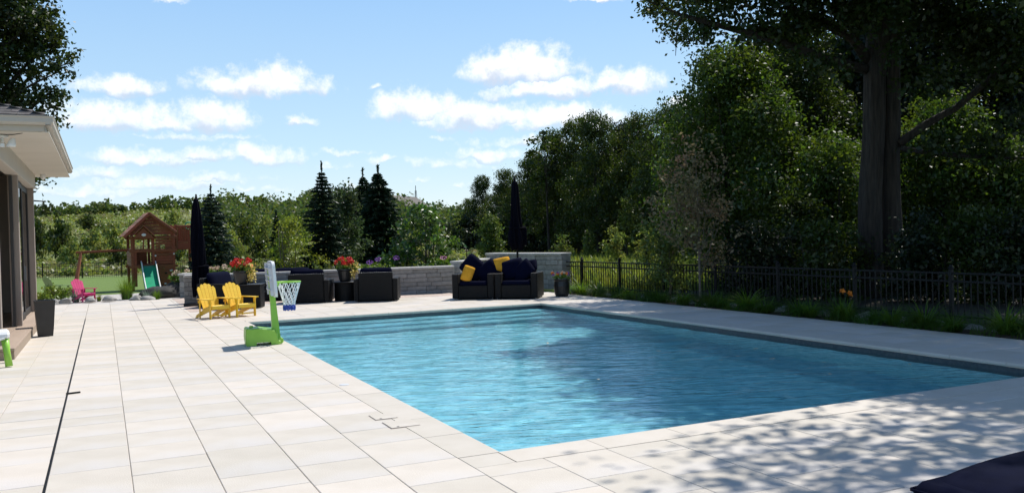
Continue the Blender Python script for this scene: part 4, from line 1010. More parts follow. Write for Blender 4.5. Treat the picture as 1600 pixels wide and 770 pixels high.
flower_pot('pot of red geraniums on the round table between the armchair backs', PW(538, 23.2, .511), 4, 'petal_red', 1.15, True)
def bed_pot():
    p = PW(876, 22.6, -.03); r = np.random.default_rng(3); t = empty('flower_pot', p, 0, 'dark pot with orange and purple flowers at the foot of the tall stone wall', 'flower pot', 'potted flowers on the terrace')
    MB().lathe([(.14, 0), (.19, .1), (.21, .3), (.19, .42), (.21, .46), (.21, .49), (.17, .49)], 20).build('pot', 'black_pot', t)
    crown_mesh(r, [(0, 0, .52, .2, .2, .1)], 60, 6, .04, .06, 'leaves', 'hydrangea_leaf', t, .4)
    for k, mt in enumerate(['petal_orange']*6+['petal_purple']*5+['petal_cream']*4):
        c = np.array([r.normal()*.11, r.normal()*.09, .60+r.random()*.05]); npmesh('bloom', leaf_verts(r, c+rand_unit(r, 20)*.03, .04, .3, .8), 4, mt, t)
bed_pot()

# ================================================================== PLAY HOUSE
def play_house():
    k = .0252; f0 = 34.2; c = PW(235, f0); c.z = tz(c)
    t = empty('play_house', c, CAMROT+R_(29), 'reddish brown wooden play house with green slide, balcony and swing beam', 'play house')
    def X(px): return (px-235)*k
    def Z(py): return (447-py)*k
    D = .75
    def bx(n, c_, d, mt='cedar', par=t, rot=None): return MB().box(c_, d, rot, .008).build(n, mt, par)
    for x in (X(206), X(265)):
        for y in (-D, D): bx('post', (x, y, Z(362)/2), (.10, .10, Z(362)))
    for y in (-D+.01, D): bx('post', (X(236), y, Z(362)/2), (.09, .09, Z(362)))
    bx('floor', (X(235), 0, Z(408)), (X(268)-X(204)-.1, 2*D-.1, .05))
    # cross beams
    for z in (Z(366), Z(386), Z(410)):
        for y in (-D-.03, D+.03): bx('beam', (X(236), y, z), (X(270)-X(202), .05, .11))
    # right bay: horizontal planks above, climbing wall below
    n = 9; z0, z1 = Z(407), Z(369)
    for i in range(n):
        zz = z0+(i+.5)*(z1-z0)/n
        if 5 <= i <= 6:
            a, b = X(239), X(246); bx('plank', ((a+b)/2, -D, zz), (b-a, .03, (z1-z0)/n-.008)); a, b = X(252.5), X(263); bx('plank', ((a+b)/2, -D, zz), (b-a, .03, (z1-z0)/n-.008))
        else: bx('plank', (X(251), -D, zz), (X(263)-X(239), .03, (z1-z0)/n-.008))
    cw = MB().box((0, 0, 0), (X(264)-X(239), .03, Z(411)-Z(444)), None, .006).build('climbing_wall', 'cedar', t, loc=(X(251.5), -D-.03, (Z(411)+Z(444))/2))
    r = np.random.default_rng(2)
    for i in range(9): MB().blob((r.uniform(-.26, .26), -.03, -.34+i*.085), (.045, .03, .035), r, 5, .3).build('climbing_hold', ['rock_dark', 'grey_plastic', 'cedar_roof'][i % 3], cw, True)
    # side and back planks
    for i in range(9):
        zz = z0+(i+.5)*(z1-z0)/n; bx('plank', (X(266), 0, zz), (.03, 2*D-.12, (z1-z0)/n-.008))
        if i < 5: bx('plank', (X(250), D, zz), (X(262)-X(240), .03, (z1-z0)/n-.008))
    for i in range(9):
        zz = z0+(i+.5)*(z1-z0)/n
        if i < 5: bx('plank', (X(221), D, zz), (X(232)-X(211), .03, (z1-z0)/n-.008))
        if i < 6: bx('plank', (X(204.5), 0, zz), (.03, 2*D-.12, (z1-z0)/n-.008))
    # left bay: window frame with two lights above, dark curtain panel below
    for x in (X(209), X(222), X(234)): bx('mullion', (x, -D, (Z(384)+Z(368))/2), (.05, .05, Z(368)-Z(384)))
    bx('sill', (X(222), -D-.02, Z(384)), (X(236)-X(208), .07, .05)); bx('curtain', (X(221), .15, Z(398)), (X(231)-X(212), .03, Z(388)-Z(410)), 'cedar')
    bx('corner_board', (X(209), -D, (Z(387)+Z(440))/2), (.16, .03, Z(387)-Z(440)))
    # main gable roof, ridge runs away from the viewer
    pk = (X(231), Z(329)); le = (X(194.5), Z(364)); re = (X(268), Z(358)); yo = D+.22
    for (ex, ez), s in ((le, -1), (re, 1)):
        L_ = math.hypot(pk[0]-ex, pk[1]-ez); an = math.atan2(pk[1]-ez, pk[0]-ex); nb = 9
        for i in range(nb):
            u = (i+.5)/nb; x = ex+(pk[0]-ex)*u; z = ez+(pk[1]-ez)*u
            bx('roof_board', (x, 0, z+.02+.01*(i % 2)), (L_/nb*1.12, 2*yo, .028), 'cedar_roof', t, Matrix.Rotation(-an, 3, 'Y'))
        bx('barge_board', ((ex+pk[0])/2, -yo-.015, (ez+pk[1])/2-.02), (L_+.04, .03, .10), 'cedar', t, Matrix.Rotation(-an, 3, 'Y'))
    # gable boards
    zb = Z(362); nb = 6
    for i in range(nb):
        za = zb+(pk[1]-.1-zb)*i/nb; zc = zb+(pk[1]-.1-zb)*(i+1)/nb-.006
        def xl(z, e): return e[0]+(pk[0]-e[0])*min(1, max(0, (z-e[1])/(pk[1]-e[1])))
        b = MB().prism([(xl(za, le)+.06, za), (xl(za, re)-.06, za), (max(xl(zc, re)-.06, pk[0]+.01), zc), (min(xl(zc, le)+.06, pk[0]-.01), zc)], 'y', -D-.06, -D-.03); b.build('gable_board', 'cedar', t)
    sb = MB()
    for i in range(5): a = math.pi*(i+.5)/5; sb.bar((pk[0], -D-.09, Z(346)), (pk[0]+.17*math.cos(a), -D-.09, Z(346)+.17*math.sin(a)), .02, .03)
    sb.tube([(pk[0]+.19*math.cos(a), -D-.09, Z(346)+.19*math.sin(a)) for a in np.linspace(0, math.pi, 12)], .018, 6); sb.build('sunburst', 'cedar', t)
    # small front gable over the left bay
    p2 = (X(222), Z(349)); l2 = (X(204), Z(366)); r2 = (X(240.5), Z(368))
    for (ex, ez) in (l2, r2):
        L_ = math.hypot(p2[0]-ex, p2[1]-ez); an = math.atan2(p2[1]-ez, p2[0]-ex)
        for i in range(4):
            u = (i+.5)/4; bx('roof_board', (ex+(p2[0]-ex)*u, -D-.16, ez+(p2[1]-ez)*u+.02), (L_/4*1.12, .34, .025), 'cedar_roof', t, Matrix.Rotation(-an, 3, 'Y'))
    MB().prism([(l2[0]+.08, l2[1]), (r2[0]-.08, r2[1]), (p2[0], p2[1]-.06)], 'y', -D-.22, -D-.19).build('gable_board', 'cedar', t)
    MB().blob((p2[0], -D-.24, Z(362)), (.085, .012, .055), RNG, 8, .0).build('name_plate', 'white_plastic', t, True)
    # balcony on the right
    bl, br_ = X(269), X(298); bx('balcony_floor', ((bl+br_)/2, 0, Z(384)), (br_-bl, 1.3, .10)); bx('balcony_skirt', ((bl+br_)/2, -.66, Z(380)), (br_-bl, .03, .22))
    for y in (-.65, .65):
        bx('rail', ((bl+br_)/2, y, Z(350)), (br_-bl+.08, .06, .09)); bx('rail', ((bl+br_)/2, y, Z(374)), (br_-bl, .05, .07))
        for i in range(7): bx('baluster', (bl+.14+(br_-bl-.28)*i/6, y, (Z(352)+Z(373))/2), (.045, .025, Z(352)-Z(373)))
        for x in (bl+.03, br_-.04): bx('balcony_post', (x, y, (Z(347)+Z(385))/2), (.09, .09, Z(347)-Z(385)))
    for y in (-.6, .6): bx('post', (br_-.04, y, Z(386)/2), (.09, .09, Z(386)))
    MB().tube([(X(291)+.14*math.cos(a), -.3, Z(349)+.14*math.sin(a)) for a in np.linspace(0, 6.2832, 21)], .022, 6, False).build('ship_wheel', 'green_plastic', t, True)
    # swing beam and A-frame
    MB().bar((X(204), 0, Z(384)), (X(131), 0, Z(386)), .07, .09).build('swing_beam', 'cedar', t)
    for y in (-.75, .75): MB().bar((X(138), 0, Z(387)), (X(127), y, 0), .08, .09).build('swing_leg', 'cedar', t)
    # slide
    pts = [(-D-.02, Z(408)), (-D-.25, Z(412)), (-D-.6, Z(425)), (-D-.95, Z(436)), (-D-1.45, Z(449)), (-D-1.75, Z(450))]
    b = MB(); x0, x1 = X(219), X(237)
    for y, z in pts: b.v += [(x0, y, z), (x1, y, z), (x1, y, z-.04), (x0, y, z-.04)]
    for i in range(len(pts)-1):
        for j in range(4): j2 = (j+1) % 4; b.f.append((i*4+j, i*4+4+j, i*4+4+j2, i*4+j2))
    b.f += [(0, 1, 2, 3), tuple(reversed(range(len(b.v)-4, len(b.v))))]; sl_ = b.build('slide', 'green_plastic', t)
    for x in (x0-.025, x1+.025):
        q = MB()
        for (y, z), (y2, z2) in zip(pts, pts[1:]): q.bar((x, y, z+.05), (x, y2, z2+.05), .045, .17)
        q.build('slide_rail', 'green_plastic', sl_); q = MB().tube([(x, y, z+.15) for y, z in pts], .022, 6); q.build('slide_edge', 'white_plastic', sl_)
    for x, y in ((X(238.5), Z(394)), (X(265), Z(392))): MB().blob((x, -D-.07, y), (.035, .03, .035), RNG, 6, 0.).build('light_knob', 'white_plastic', t, True)
play_house()

# ================================================================== BACKGROUND THINGS
def far_house():
    p = PW(634, 150); p.z = tz(p)-2.2; t = empty('far_house', p, CAMROT+R_(-20), 'far tan house with brown gabled roof peeking out beside the twin dark spruces', 'house')
    MB().box((0, 0, 1.6), (9, 8, 3.4)).build('wall', 'far_wall', t)
    for s in (-1, 1):
        b = MB().add([(s*5, -4.6, 3.1), (s*5, 4.6, 3.1), (0, 4.6, 6.6), (0, -4.6, 6.6), (s*5, -4.6, 2.9), (s*5, 4.6, 2.9), (0, 4.6, 6.4), (0, -4.6, 6.4)], [(0, 1, 2, 3), (7, 6, 5, 4), (0, 4, 5, 1), (0, 3, 7, 4), (1, 5, 6, 2)]); b.build('roof', 'far_roof', t)
    MB().prism([(-4.5, 3.3), (4.5, 3.3), (0, 6.4)], 'y', -4, 4).build('gable', 'far_wall', t)
    for x in (-2.4, 2.4):
        w = MB().box((x, -4.02, 1.9), (1.3, .06, 1.3)).build('window', 'dark_frame', t); MB().box((x, -4.06, 1.9), (1.1, .02, 1.1)).build('pane', 'glass', w)
far_house()
def road_sign():
    p = PW(909, 92); p.z = tz(p); t = empty('road_sign', p, CAMROT, 'small white rectangular sign on a thin post beside the far road', 'sign')
    z1 = ZP(909, 360.5, 92)-p.z; z0 = ZP(909, 374, 92)-p.z
    MB().tube([(0, 0, 0), (0, 0, z1)], .035, 8).build('post', 'grey_metal', t); MB().box((0, -.05, (z0+z1)/2), (.52, .02, z1-z0), None, .01).build('panel', 'sign_white', t)
    MB().box((0, -.063, (z0+z1)/2+.05), (.10, .004, .45)).build('figure', 'sign_ink', t); MB().box((0, -.063, (z0+z1)/2-.32), (.3, .004, .06)).build('figure', 'sign_ink', t)
road_sign()
def masts():
    for px, top, f, lb in ((652, 290, 420, 'thin lattice radio mast on the far treeline right of the twin spruces'),):
        p = PW(px, f); p.z = tz(p); h = ZP(px, top, f)-p.z; t = empty('radio_mast', p, 0, lb, 'mast')
        b = MB()
        for k in range(3): a = k*2.094; b.tube([(1.1*math.cos(a), 1.1*math.sin(a), 0), (.35*math.cos(a), .35*math.sin(a), h*.85)], .12, 4)
        b.build('lattice', 'grey_metal', t); MB().tube([(0, 0, h*.3), (0, 0, h)], .18, 6).build('antenna', 'grey_metal', t)
masts()
def bench():
    p = PW(603, 62); p.z = tz(p); t = empty('garden_bench', p, CAMROT, 'low reddish wooden bench on the lawn below the twin spruces', 'bench')
    for i in range(3): MB().box((0, -.15+i*.15, .46), (1.0, .13, .05), None, .006).build('slat', 'cedar', t)
    for x in (-.4, .4): MB().box((x, 0, .22), (.08, .4, .44), None, .006).build('leg', 'cedar', t)
bench()
def hose_hook():
    p = PW(729, 27.2); p.z = tz(p); t = empty('hose_hook', p, CAMROT, 'thin dark curved garden hook standing behind the tipped navy cushion', 'hook')
    h = ZP(729, 386, 27.2)-p.z
    MB().tube([(0, 0, 0), (0, 0, h-.1), (-.02, 0, h-.03), (-.07, 0, h), (-.12, 0, h-.04)], .014, 6).build('rod', 'black_metal', t); MB().tube([(-.06, 0, h-.12), (.1, 0, h-.12)], .012, 6).build('cross_bar', 'black_metal', t)
hose_hook()

# ================================================================== TREES
G = lambda p: Vector((p.x, p.y, tz(p)))
def oak():
    r = np.random.default_rng(21); base = G(PW(1382, 20)); t = empty('oak_tree', base, 0, 'huge oak with two dark grey trunks standing together behind the fence', 'tree')
    def Q(px, py, f): return W((px-800)/FPX*f, f, ZP(px, py, f))-base
    def stem(nm, pts, rad, rr):
        # furrowed trunk: uneven ring, slight twist
        b = MB(); n = 40; P = [Vector(p) for p in pts]; ks = r.uniform(0, 6.28, 5)
        Z = np.linspace(P[0].z, P[-1].z, 46)
        for z in Z:
            x = np.interp(z, [p.z for p in P], [p.x for p in P]); y = np.interp(z, [p.z for p in P], [p.y for p in P]); q = np.interp(z, [p.z for p in P], rr)
            for k in range(n):
                a = 2*math.pi*k/n; w = q*(1+.05*math.sin(3*a+ks[0]+z*.7)+.04*math.sin(7*a+ks[1]-z*.5)+.03*math.sin(11*a+ks[2]+.6*math.sin(z*1.7))+.035*math.sin(17*a+ks[4]+1.1*math.sin(z*2.3+ks[0]))+.05*math.sin(z*2.1+a+ks[3])); b.v.append((x+w*math.cos(a), y+w*math.sin(a), z))
        for i in range(45):
            for k in range(n): k2 = (k+1) % n; b.f.append((i*n+k, i*n+k2, (i+1)*n+k2, (i+1)*n+k))
        return b.build('trunk', 'bark', t, True)
    s1 = [Q(1358, 446, 20), Q(1359, 380, 20), Q(1366, 250, 20), Q(1374, 100, 20), Q(1384, 0, 20), Q(1390, -260, 20)]; s1[0].z = -.12
    s2 = [Q(1394, 446, 20.25), Q(1393, 380, 20.25), Q(1393, 250, 20.25), Q(1397, 100, 20.15), Q(1407, 0, 20.1), Q(1440, -260, 20.3)]; s2[0].z = -.12
    stem('trunk', s1, 0, [.28, .25, .235, .23, .22, .12]); stem('trunk', s2, 0, [.27, .24, .22, .205, .18, .10])
    lb = MB()
    def L_(pts, r0, r1):
        n = len(pts); lb.tube(pts, [r0+(r1-r0)*i/(n-1) for i in range(n)], 9)
    L_([Q(1362, 95, 20), Q(1340, 62, 19.8), Q(1300, 40, 19.5), Q(1245, 14, 19), Q(1190, -30, 18.5)], .13, .05)
    L_([Q(1362, 110, 20), Q(1290, 92, 19.4), Q(1229, 66, 19), Q(1160, 48, 18.6), Q(1105, 34, 18.3), Q(1070, 24, 18), Q(1020, 2, 17.7)], .12, .02)
    L_([Q(1075, 26, 18), Q(1066, 50, 18), Q(1063, 88, 17.9)], .02, .006)
    L_([Q(1412, 232, 20), Q(1460, 240, 19.5), Q(1530, 245, 19), Q(1610, 248, 18.5)], .07, .03)
    L_([Q(1408, 225, 20.1), Q(1450, 195, 20), Q(1500, 168, 19.8), Q(1545, 130, 19.5), Q(1580, 95, 19.2), Q(1600, 30, 19)], .10, .045)
    for px, py, f in ((1250, -160, 18), (1500, -200, 19), (1400, -300, 17), (1330, -250, 16), (1580, -100, 22), (1420, -330, 16.5)): L_([Q(1385, -60, 20), Q((1385+px)/2, (py-60)/2-20, (20+f)/2), Q(px, py, f)], .16, .04)
    lb.build('limbs', 'bark', t, True)
    lob = []
    def q(px, py, f, rx, rz=None): v = Q(px, py, f); lob.append((v.x, v.y, v.z, rx, rx, rz or rx*.75))
    for a in ((1045, 5, 17.8, .45, .3), (1090, 30, 18.2, .42, .3), (1065, 55, 18, .22, .28), (1130, 45, 18.4, .45, .3), (1165, 20, 18.6, .7, .45), (1215, 40, 19, .6, .4), (1190, -30, 18.7, .8), (1110, -25, 18.2, .6), (1260, 5, 19, .9, .6),
              (1310, -20, 19, 1.3), (1400, 5, 19, .8, .5), (1375, 25, 18.6, .6, .4), (1425, 75, 18.6, .5, .35), (1335, 125, 18.4, .5, .35), (1440, 130, 18.6, .55, .35), (1300, 95, 18.6, .5, .3), (1460, 0, 20, 1.3), (1520, 50, 20, .9), (1570, 40, 19.5, 1.2), (1600, 90, 19, .9), (1250, -140, 18.5, 1.1), (1500, -120, 20, 2.2), (1380, -220, 19, 3.), (1430, -330, 16.5, 2.0), (1590, 190, 18.5, .6, .4), (1480, 232, 19.2, .5, .3), (1555, 235, 18.9, .5, .3)): q(*a)
    for x, y, z, rx in ((13.4, 9.8, 8.6, 2.0), (13.4, 11.6, 8.8, 1.6), (14.4, 8.0, 8.6, 1.9), (12.9, 8.0, 8.2, 1.4), (14.6, 12.3, 10, 1.9), (15.8, 15.5, 10.5, 1.7), (15.9, 10.0, 10, 2.0), (16.5, 14., 12, 2.0), (19, 13, 12.5, 2.6), (18.5, 17, 11, 2.4), (15.6, 18.5, 9.0, 1.5), (15.8, 21., 8, 1.2)): lob.append((x-base.x, y-base.y, z-base.z, rx, rx, rx*.7))
    crown_mesh(r, lob, 6500, 28, .34, .125, 'crown', 'leaf_oak', t, .3, .4, .6)
oak()
def tree(nm, px, f, top, radpx, seed, label, **k):
    p = G(PW(px, f)); h = ZP(px, top, f)-p.z; return broadleaf(nm, label, p, h, radpx*f/FPX, seed, **k)
gw = 'dark trees of the wood behind the fence'
def right_wood():
    U = dict(group=gw, clear=.03, nlobe=14)
    tree('maple_tree', 1140, 25, 70, 120, 31, 'leafy tree with sunlit left side below the long oak limb', leaf='leaf_under', nclump=1700, per=22, crad=.38, size=.115, **U)
    tree('maple_tree', 1255, 27, 20, 110, 32, 'tall leafy tree immediately left of the oak trunks', leaf='leaf_wood', nclump=1700, per=22, crad=.4, size=.12, **U)
    tree('maple_tree', 1300, 23, 215, 95, 33, 'low bushy tree at the left foot of the oak trunks', leaf='leaf_under', nclump=900, per=22, crad=.35, size=.105, **U)
    tree('maple_tree', 1475, 23, 150, 95, 34, 'bushy tree filling the space under the right oak limb', leaf='leaf_under', nclump=1200, per=22, crad=.36, size=.11, **U)
    tree('maple_tree', 1580, 21.5, 215, 90, 35, 'bushy tree at the right edge of the picture behind the fence', leaf='leaf_under', nclump=1000, per=22, crad=.36, size=.105, **U)
    tree('maple_tree', 1470, 28, -20, 130, 36, 'tall dark tree behind the oak, right of its trunks', leaf='leaf_wood_dark', nclump=1300, per=20, crad=.45, size=.15, **U)
    tree('maple_tree', 1610, 27, 20, 130, 37, 'tall dark tree behind the right edge of the picture', leaf='leaf_wood_dark', nclump=1300, per=20, crad=.45, size=.15, **U)
    tree('maple_tree', 1370, 31, -30, 130, 38, 'tall dark tree straight behind the oak trunks', leaf='leaf_wood_dark', nclump=1100, per=14, crad=.5, size=.25, **U)
    tree('maple_tree', 1200, 34, 60, 120, 39, 'dark tree deep in the wood between the sunlit tree and the oak', leaf='leaf_wood_dark', nclump=1000, per=14, crad=.5, size=.26, **U)
    # low thicket along the fence
    for i, (px, f, top, rp) in enumerate(((1195, 20.5, 345, 70), (1290, 19.5, 350, 75), (1440, 18.5, 335, 75), (1530, 17.8, 330, 80), (1610, 17, 330, 80), (1240, 22, 300, 70), (1390, 21.5, 330, 70))):
        tree('thicket_shrub', px, f, top, rp, 60+i, '%s dark thicket shrub counted from the slender young tree rightwards along the fence' % ORD[[0, 2, 4, 5, 6, 1, 3][i]], leaf='leaf_wood' if i % 2 else 'leaf_wood_dark', nclump=360, per=18, crad=.26, size=.10,
             trunk_r=.03, clear=.02, nlobe=8, cat='shrub', group='thicket shrubs along the fence', multi=3, nlimb=9)
    # young tree; pinkish highlights on its green leaves are put into the leaf colour
    p = G(PW(1092, 19.5)); t = broadleaf('young_tree', 'slender young tree with pinkish leaf highlights put into its colour just behind the fence', p, ZP(1080, 205, 19.5)-p.z, 1.15, 71, leaf='leaf_highlight_tint', bark='bark_young', nclump=330, per=8, crad=.2, size=.09, trunk_r=.03, clear=.2, nlobe=12, nlimb=16, shell=.2)
    p = G(PW(1045, 21)); broadleaf('young_tree', 'pale green young bushy tree left of the slender young tree behind the fence', p, ZP(1045, 330, 21)-p.z, .9, 72, leaf='leaf_round', bark='bark_young', nclump=300, per=10, crad=.2, size=.09, trunk_r=.03, clear=.08, nlobe=10, nlimb=12, shell=.2)
    # big tree standing out of the picture to the right that shades the near paving
    broadleaf('shade_tree', 'large leafy tree just outside the right edge that shades the near paving', G(Vector((13.7, 5.9, 0))), 11.2, 5.1, 77, leaf='leaf_oak', nclump=620, per=62, crad=.80, size=.15, trunk_r=.26, clear=.48, nlobe=12, group=None)
right_wood()
def woods():
    # three crowns shared by the trees at the far side of the meadow
    ms = []
    for i in range(3):
        ms.append(broadleaf('wood_tree', None, (0, 0, 0), 12, 4.2, 80+i, leaf=['leaf_wood', 'leaf_wood_b', 'leaf_wood_dark'][i], nclump=1700, per=13, crad=.5, size=.23, trunk_r=.22, clear=.04, nlobe=18, nlimb=10, shell=.6))
    spots = [(735, 98, 312, 24, 1), (755, 90, 280, 26, 0), (792, 86, 268, 34, 1), (835, 80, 248, 42, 0), (868, 74, 212, 40, 0), (905, 72, 192, 52, 1), (935, 66, 186, 50, 0), (975, 70, 196, 48, 2), (1005, 64, 182, 55, 1), (1050, 58, 172, 58, 0), (1095, 52, 165, 60, 2), (1150, 46, 140, 70, 1),
             (820, 92, 290, 40, 2), (890, 88, 255, 50, 2), (960, 84, 235, 55, 2), (1030, 78, 225, 60, 2), (1100, 66, 190, 70, 2), (1210, 44, 100, 90, 0), (1320, 42, 60, 90, 2), (1430, 40, 40, 100, 1), (1540, 38, 30, 100, 2), (1640, 36, 60, 100, 0), (790, 112, 292, 40, 2), (850, 108, 262, 55, 0), (920, 112, 240, 60, 2), (990, 104, 238, 60, 1), (1060, 100, 225, 65, 2), (1130, 92, 210, 70, 2)]
    order = sorted(range(len(spots)), key=lambda i: spots[i][0])
    used = set(); r = random.Random(8)
    for n_, i in enumerate(order):
        px, f, top, rp, k = spots[i]; p = G(PW(px, f)); h = ZP(px, top, f)-p.z
        o = ms[k] if k not in used else copy_tree(ms[k]); used.add(k)
        o.location = p; o.rotation_euler.z = r.uniform(0, 6.3); sx = rp*f/FPX/4.2*1.12; o.scale = (sx, sx, h/11.6)
        tag(o, '%s tall tree of the wood edge across the meadow, counted from the left' % ORD[n_], 'tree', 'trees of the wood edge')
    m = broadleaf('wood_shrub', None, (0, 0, 0), 3, 2.4, 97, leaf='leaf_wood_dark', nclump=260, per=9, crad=.4, size=.3, trunk_r=.06, clear=.0, nlobe=9, nlimb=5, cat='shrub')
    for i, (px, f, top) in enumerate(((738, 88, 338), (790, 82, 335), (828, 78, 340), (862, 76, 335), (893, 80, 330), (935, 76, 335), (965, 72, 330), (1000, 68, 325), (1035, 62, 320), (1070, 56, 318), (1110, 50, 312), (1150, 42, 305), (1190, 38, 300))):
        o = copy_tree(m) if i else m; p = G(PW(px, f)); o.location = p; o.rotation_euler.z = i*1.7; sx = 34*f/FPX/2.4*1.3; o.scale = (sx, sx, (ZP(px, top, f)-p.z)/3)
        tag(o, '%s dark shrub at the foot of the wood edge, counted from the left' % ORD[i], 'shrub', 'shrubs at the wood edge')
    # taller wispy tree sticking out of the wood
    p = G(PW(858, 71)); broadleaf('wispy_tree', 'thin open-crowned tree poking out above the left end of the wood', p, ZP(858, 203, 71)-p.z, 1.9, 95, leaf='leaf_wood', nclump=120, per=9, crad=.35, size=.3, trunk_r=.12, clear=.55, nlobe=7, nlimb=14, shell=.2)
woods()
def garden_trees():
    def con(px, f, top, radpx, seed, label, **k):
        p = G(PW(px, f)); return conifer('spruce_tree', label, p, ZP(px, top, f)-p.z, radpx*f/FPX, seed, **k)
    con(332, 33, 290, 46, 3, 'blue green spruce beside the closed left umbrella', leaf='needle_blue', nwhorl=26, size=.13)
    con(506, 30, 252, 50, 4, 'slim dark spruce with a long leader left of the dark maple', leaf='needle_dark', nwhorl=30, size=.12, leader=.09)
    con(570, 62, 264, 40, 5, 'left one of the twin dark spruces behind the maple', leaf='needle_dark', nwhorl=30, size=.24, density=1.4)
    con(594, 60, 259, 58, 6, 'right and broader one of the twin dark spruces', leaf='needle_dark', nwhorl=32, size=.26, density=1.5)
    con(433, 62, 330, 16, 7, 'small far spruce above the lime coloured birch', leaf='needle_dark', nwhorl=20, size=.24)
    con(945, 70, 345, 16, 8, 'small young spruce in the meadow right of the white sign', leaf='needle_blue', nwhorl=16, size=.2)
    tree('maple_tree', 540, 33, 282, 42, 41, 'dark open maple between the slim spruce and the twin spruces', leaf='leaf_maple', nclump=420, per=10, crad=.22, size=.13, clear=.12, nlobe=12, nlimb=18, trunk_r=.05, taper=.6)
    tree('birch_tree', 452, 28.5, 338, 46, 42, 'bushy lime green birch behind the long sofa', leaf='leaf_lime', bark='bark_young', nclump=420, per=9, crad=.16, size=.085, clear=.1, nlobe=11, nlimb=20, trunk_r=.03, multi=3, shell=.25)
    tree('magnolia_tree', 662, 27.5, 322, 62, 43, 'wide magnolia with large glossy leaves behind the low stone wall', leaf='leaf_glossy', bark='bark_young', nclump=330, per=9, crad=.19, size=.15, clear=.08, nlobe=11, nlimb=20, trunk_r=.045, shell=.3, multi=2)
    tree('round_tree', 766, 52, 333, 27, 44, 'small round light green tree on the lawn left of the right umbrella', leaf='leaf_round', nclump=330, per=9, crad=.25, size=.17, clear=.08, nlobe=9, trunk_r=.06)
    tree('sapling', 920, 60, 360, 12, 45, 'thin sapling in the meadow just right of the white sign', leaf='leaf_round', nclump=70, per=9, crad=.2, size=.16, clear=.1, nlobe=6, trunk_r=.03, group='meadow saplings')
    tree('sapling', 980, 58, 305, 18, 46, 'tall narrow sapling in the meadow in front of the dark wood', leaf='leaf_round', nclump=140, per=9, crad=.25, size=.18, clear=.12, nlobe=8, trunk_r=.04, group='meadow saplings')
    tree('sapling', 962, 42, 352, 16, 47, 'bushy sapling in the meadow left of the tall narrow sapling', leaf='leaf_hill', nclump=120, per=9, crad=.2, size=.13, clear=.05, nlobe=7, trunk_r=.03, group='meadow saplings')
    tree('sapling', 880, 40, 365, 14, 48, 'low leafy sapling just above the right end of the tall wall', leaf='leaf_round', nclump=100, per=9, crad=.2, size=.12, clear=.05, nlobe=6, trunk_r=.03, group='meadow saplings')
    tree('sapling', 1010, 36, 350, 22, 49, 'bushy young growth in the meadow left of the pale young tree', leaf='leaf_hill', nclump=160, per=9, crad=.2, size=.12, clear=.03, nlobe=7, trunk_r=.03, group='meadow saplings')
    # old tree behind the house
    base = G(PW(5, 27)); r = np.random.default_rng(52); t = empty('oak_tree', base, 0, 'dark leafy oak rising behind the house roof at the upper left', 'tree'); lob = []
    for px, py, rx in ((5, 20, 1.7), (60, 45, .95), (30, 110, 1.3), (85, 95, .75), (105, 112, .45), (118, 100, .3), (92, 150, .5), (78, 180, .5), (100, 70, .3), (55, 170, .8), (-40, 160, 1.6), (-60, 20, 2.6), (85, 20, .35), (40, -40, 1.3), (5, -120, 2.2), (62, 322, .3), (55, 288, .35), (-20, 260, 1.2), (75, 315, .22), (98, 185, .22)):
        v = W((px-800)/FPX*27, 27, ZP(px, py, 27))-base; lob.append((v.x, v.y, v.z, rx, rx, rx*.8))
    tk = MB(); tk.tube([(-.6, .5, -.1), (-.7, .5, 3), (-.6, .4, 6), (-.3, .2, 10)], [.42, .34, .26, .06], 12)
    for l in lob: limb(tk, r, (-.62, .45, min(l[2]*.72, 7.5)), l[:3], .09, .015)
    tk.build('trunk', 'bark', t, True); crown_mesh(r, lob, 2000, 20, .27, .14, 'crown', 'leaf_oak', t, .25, .4, .6)
garden_trees()
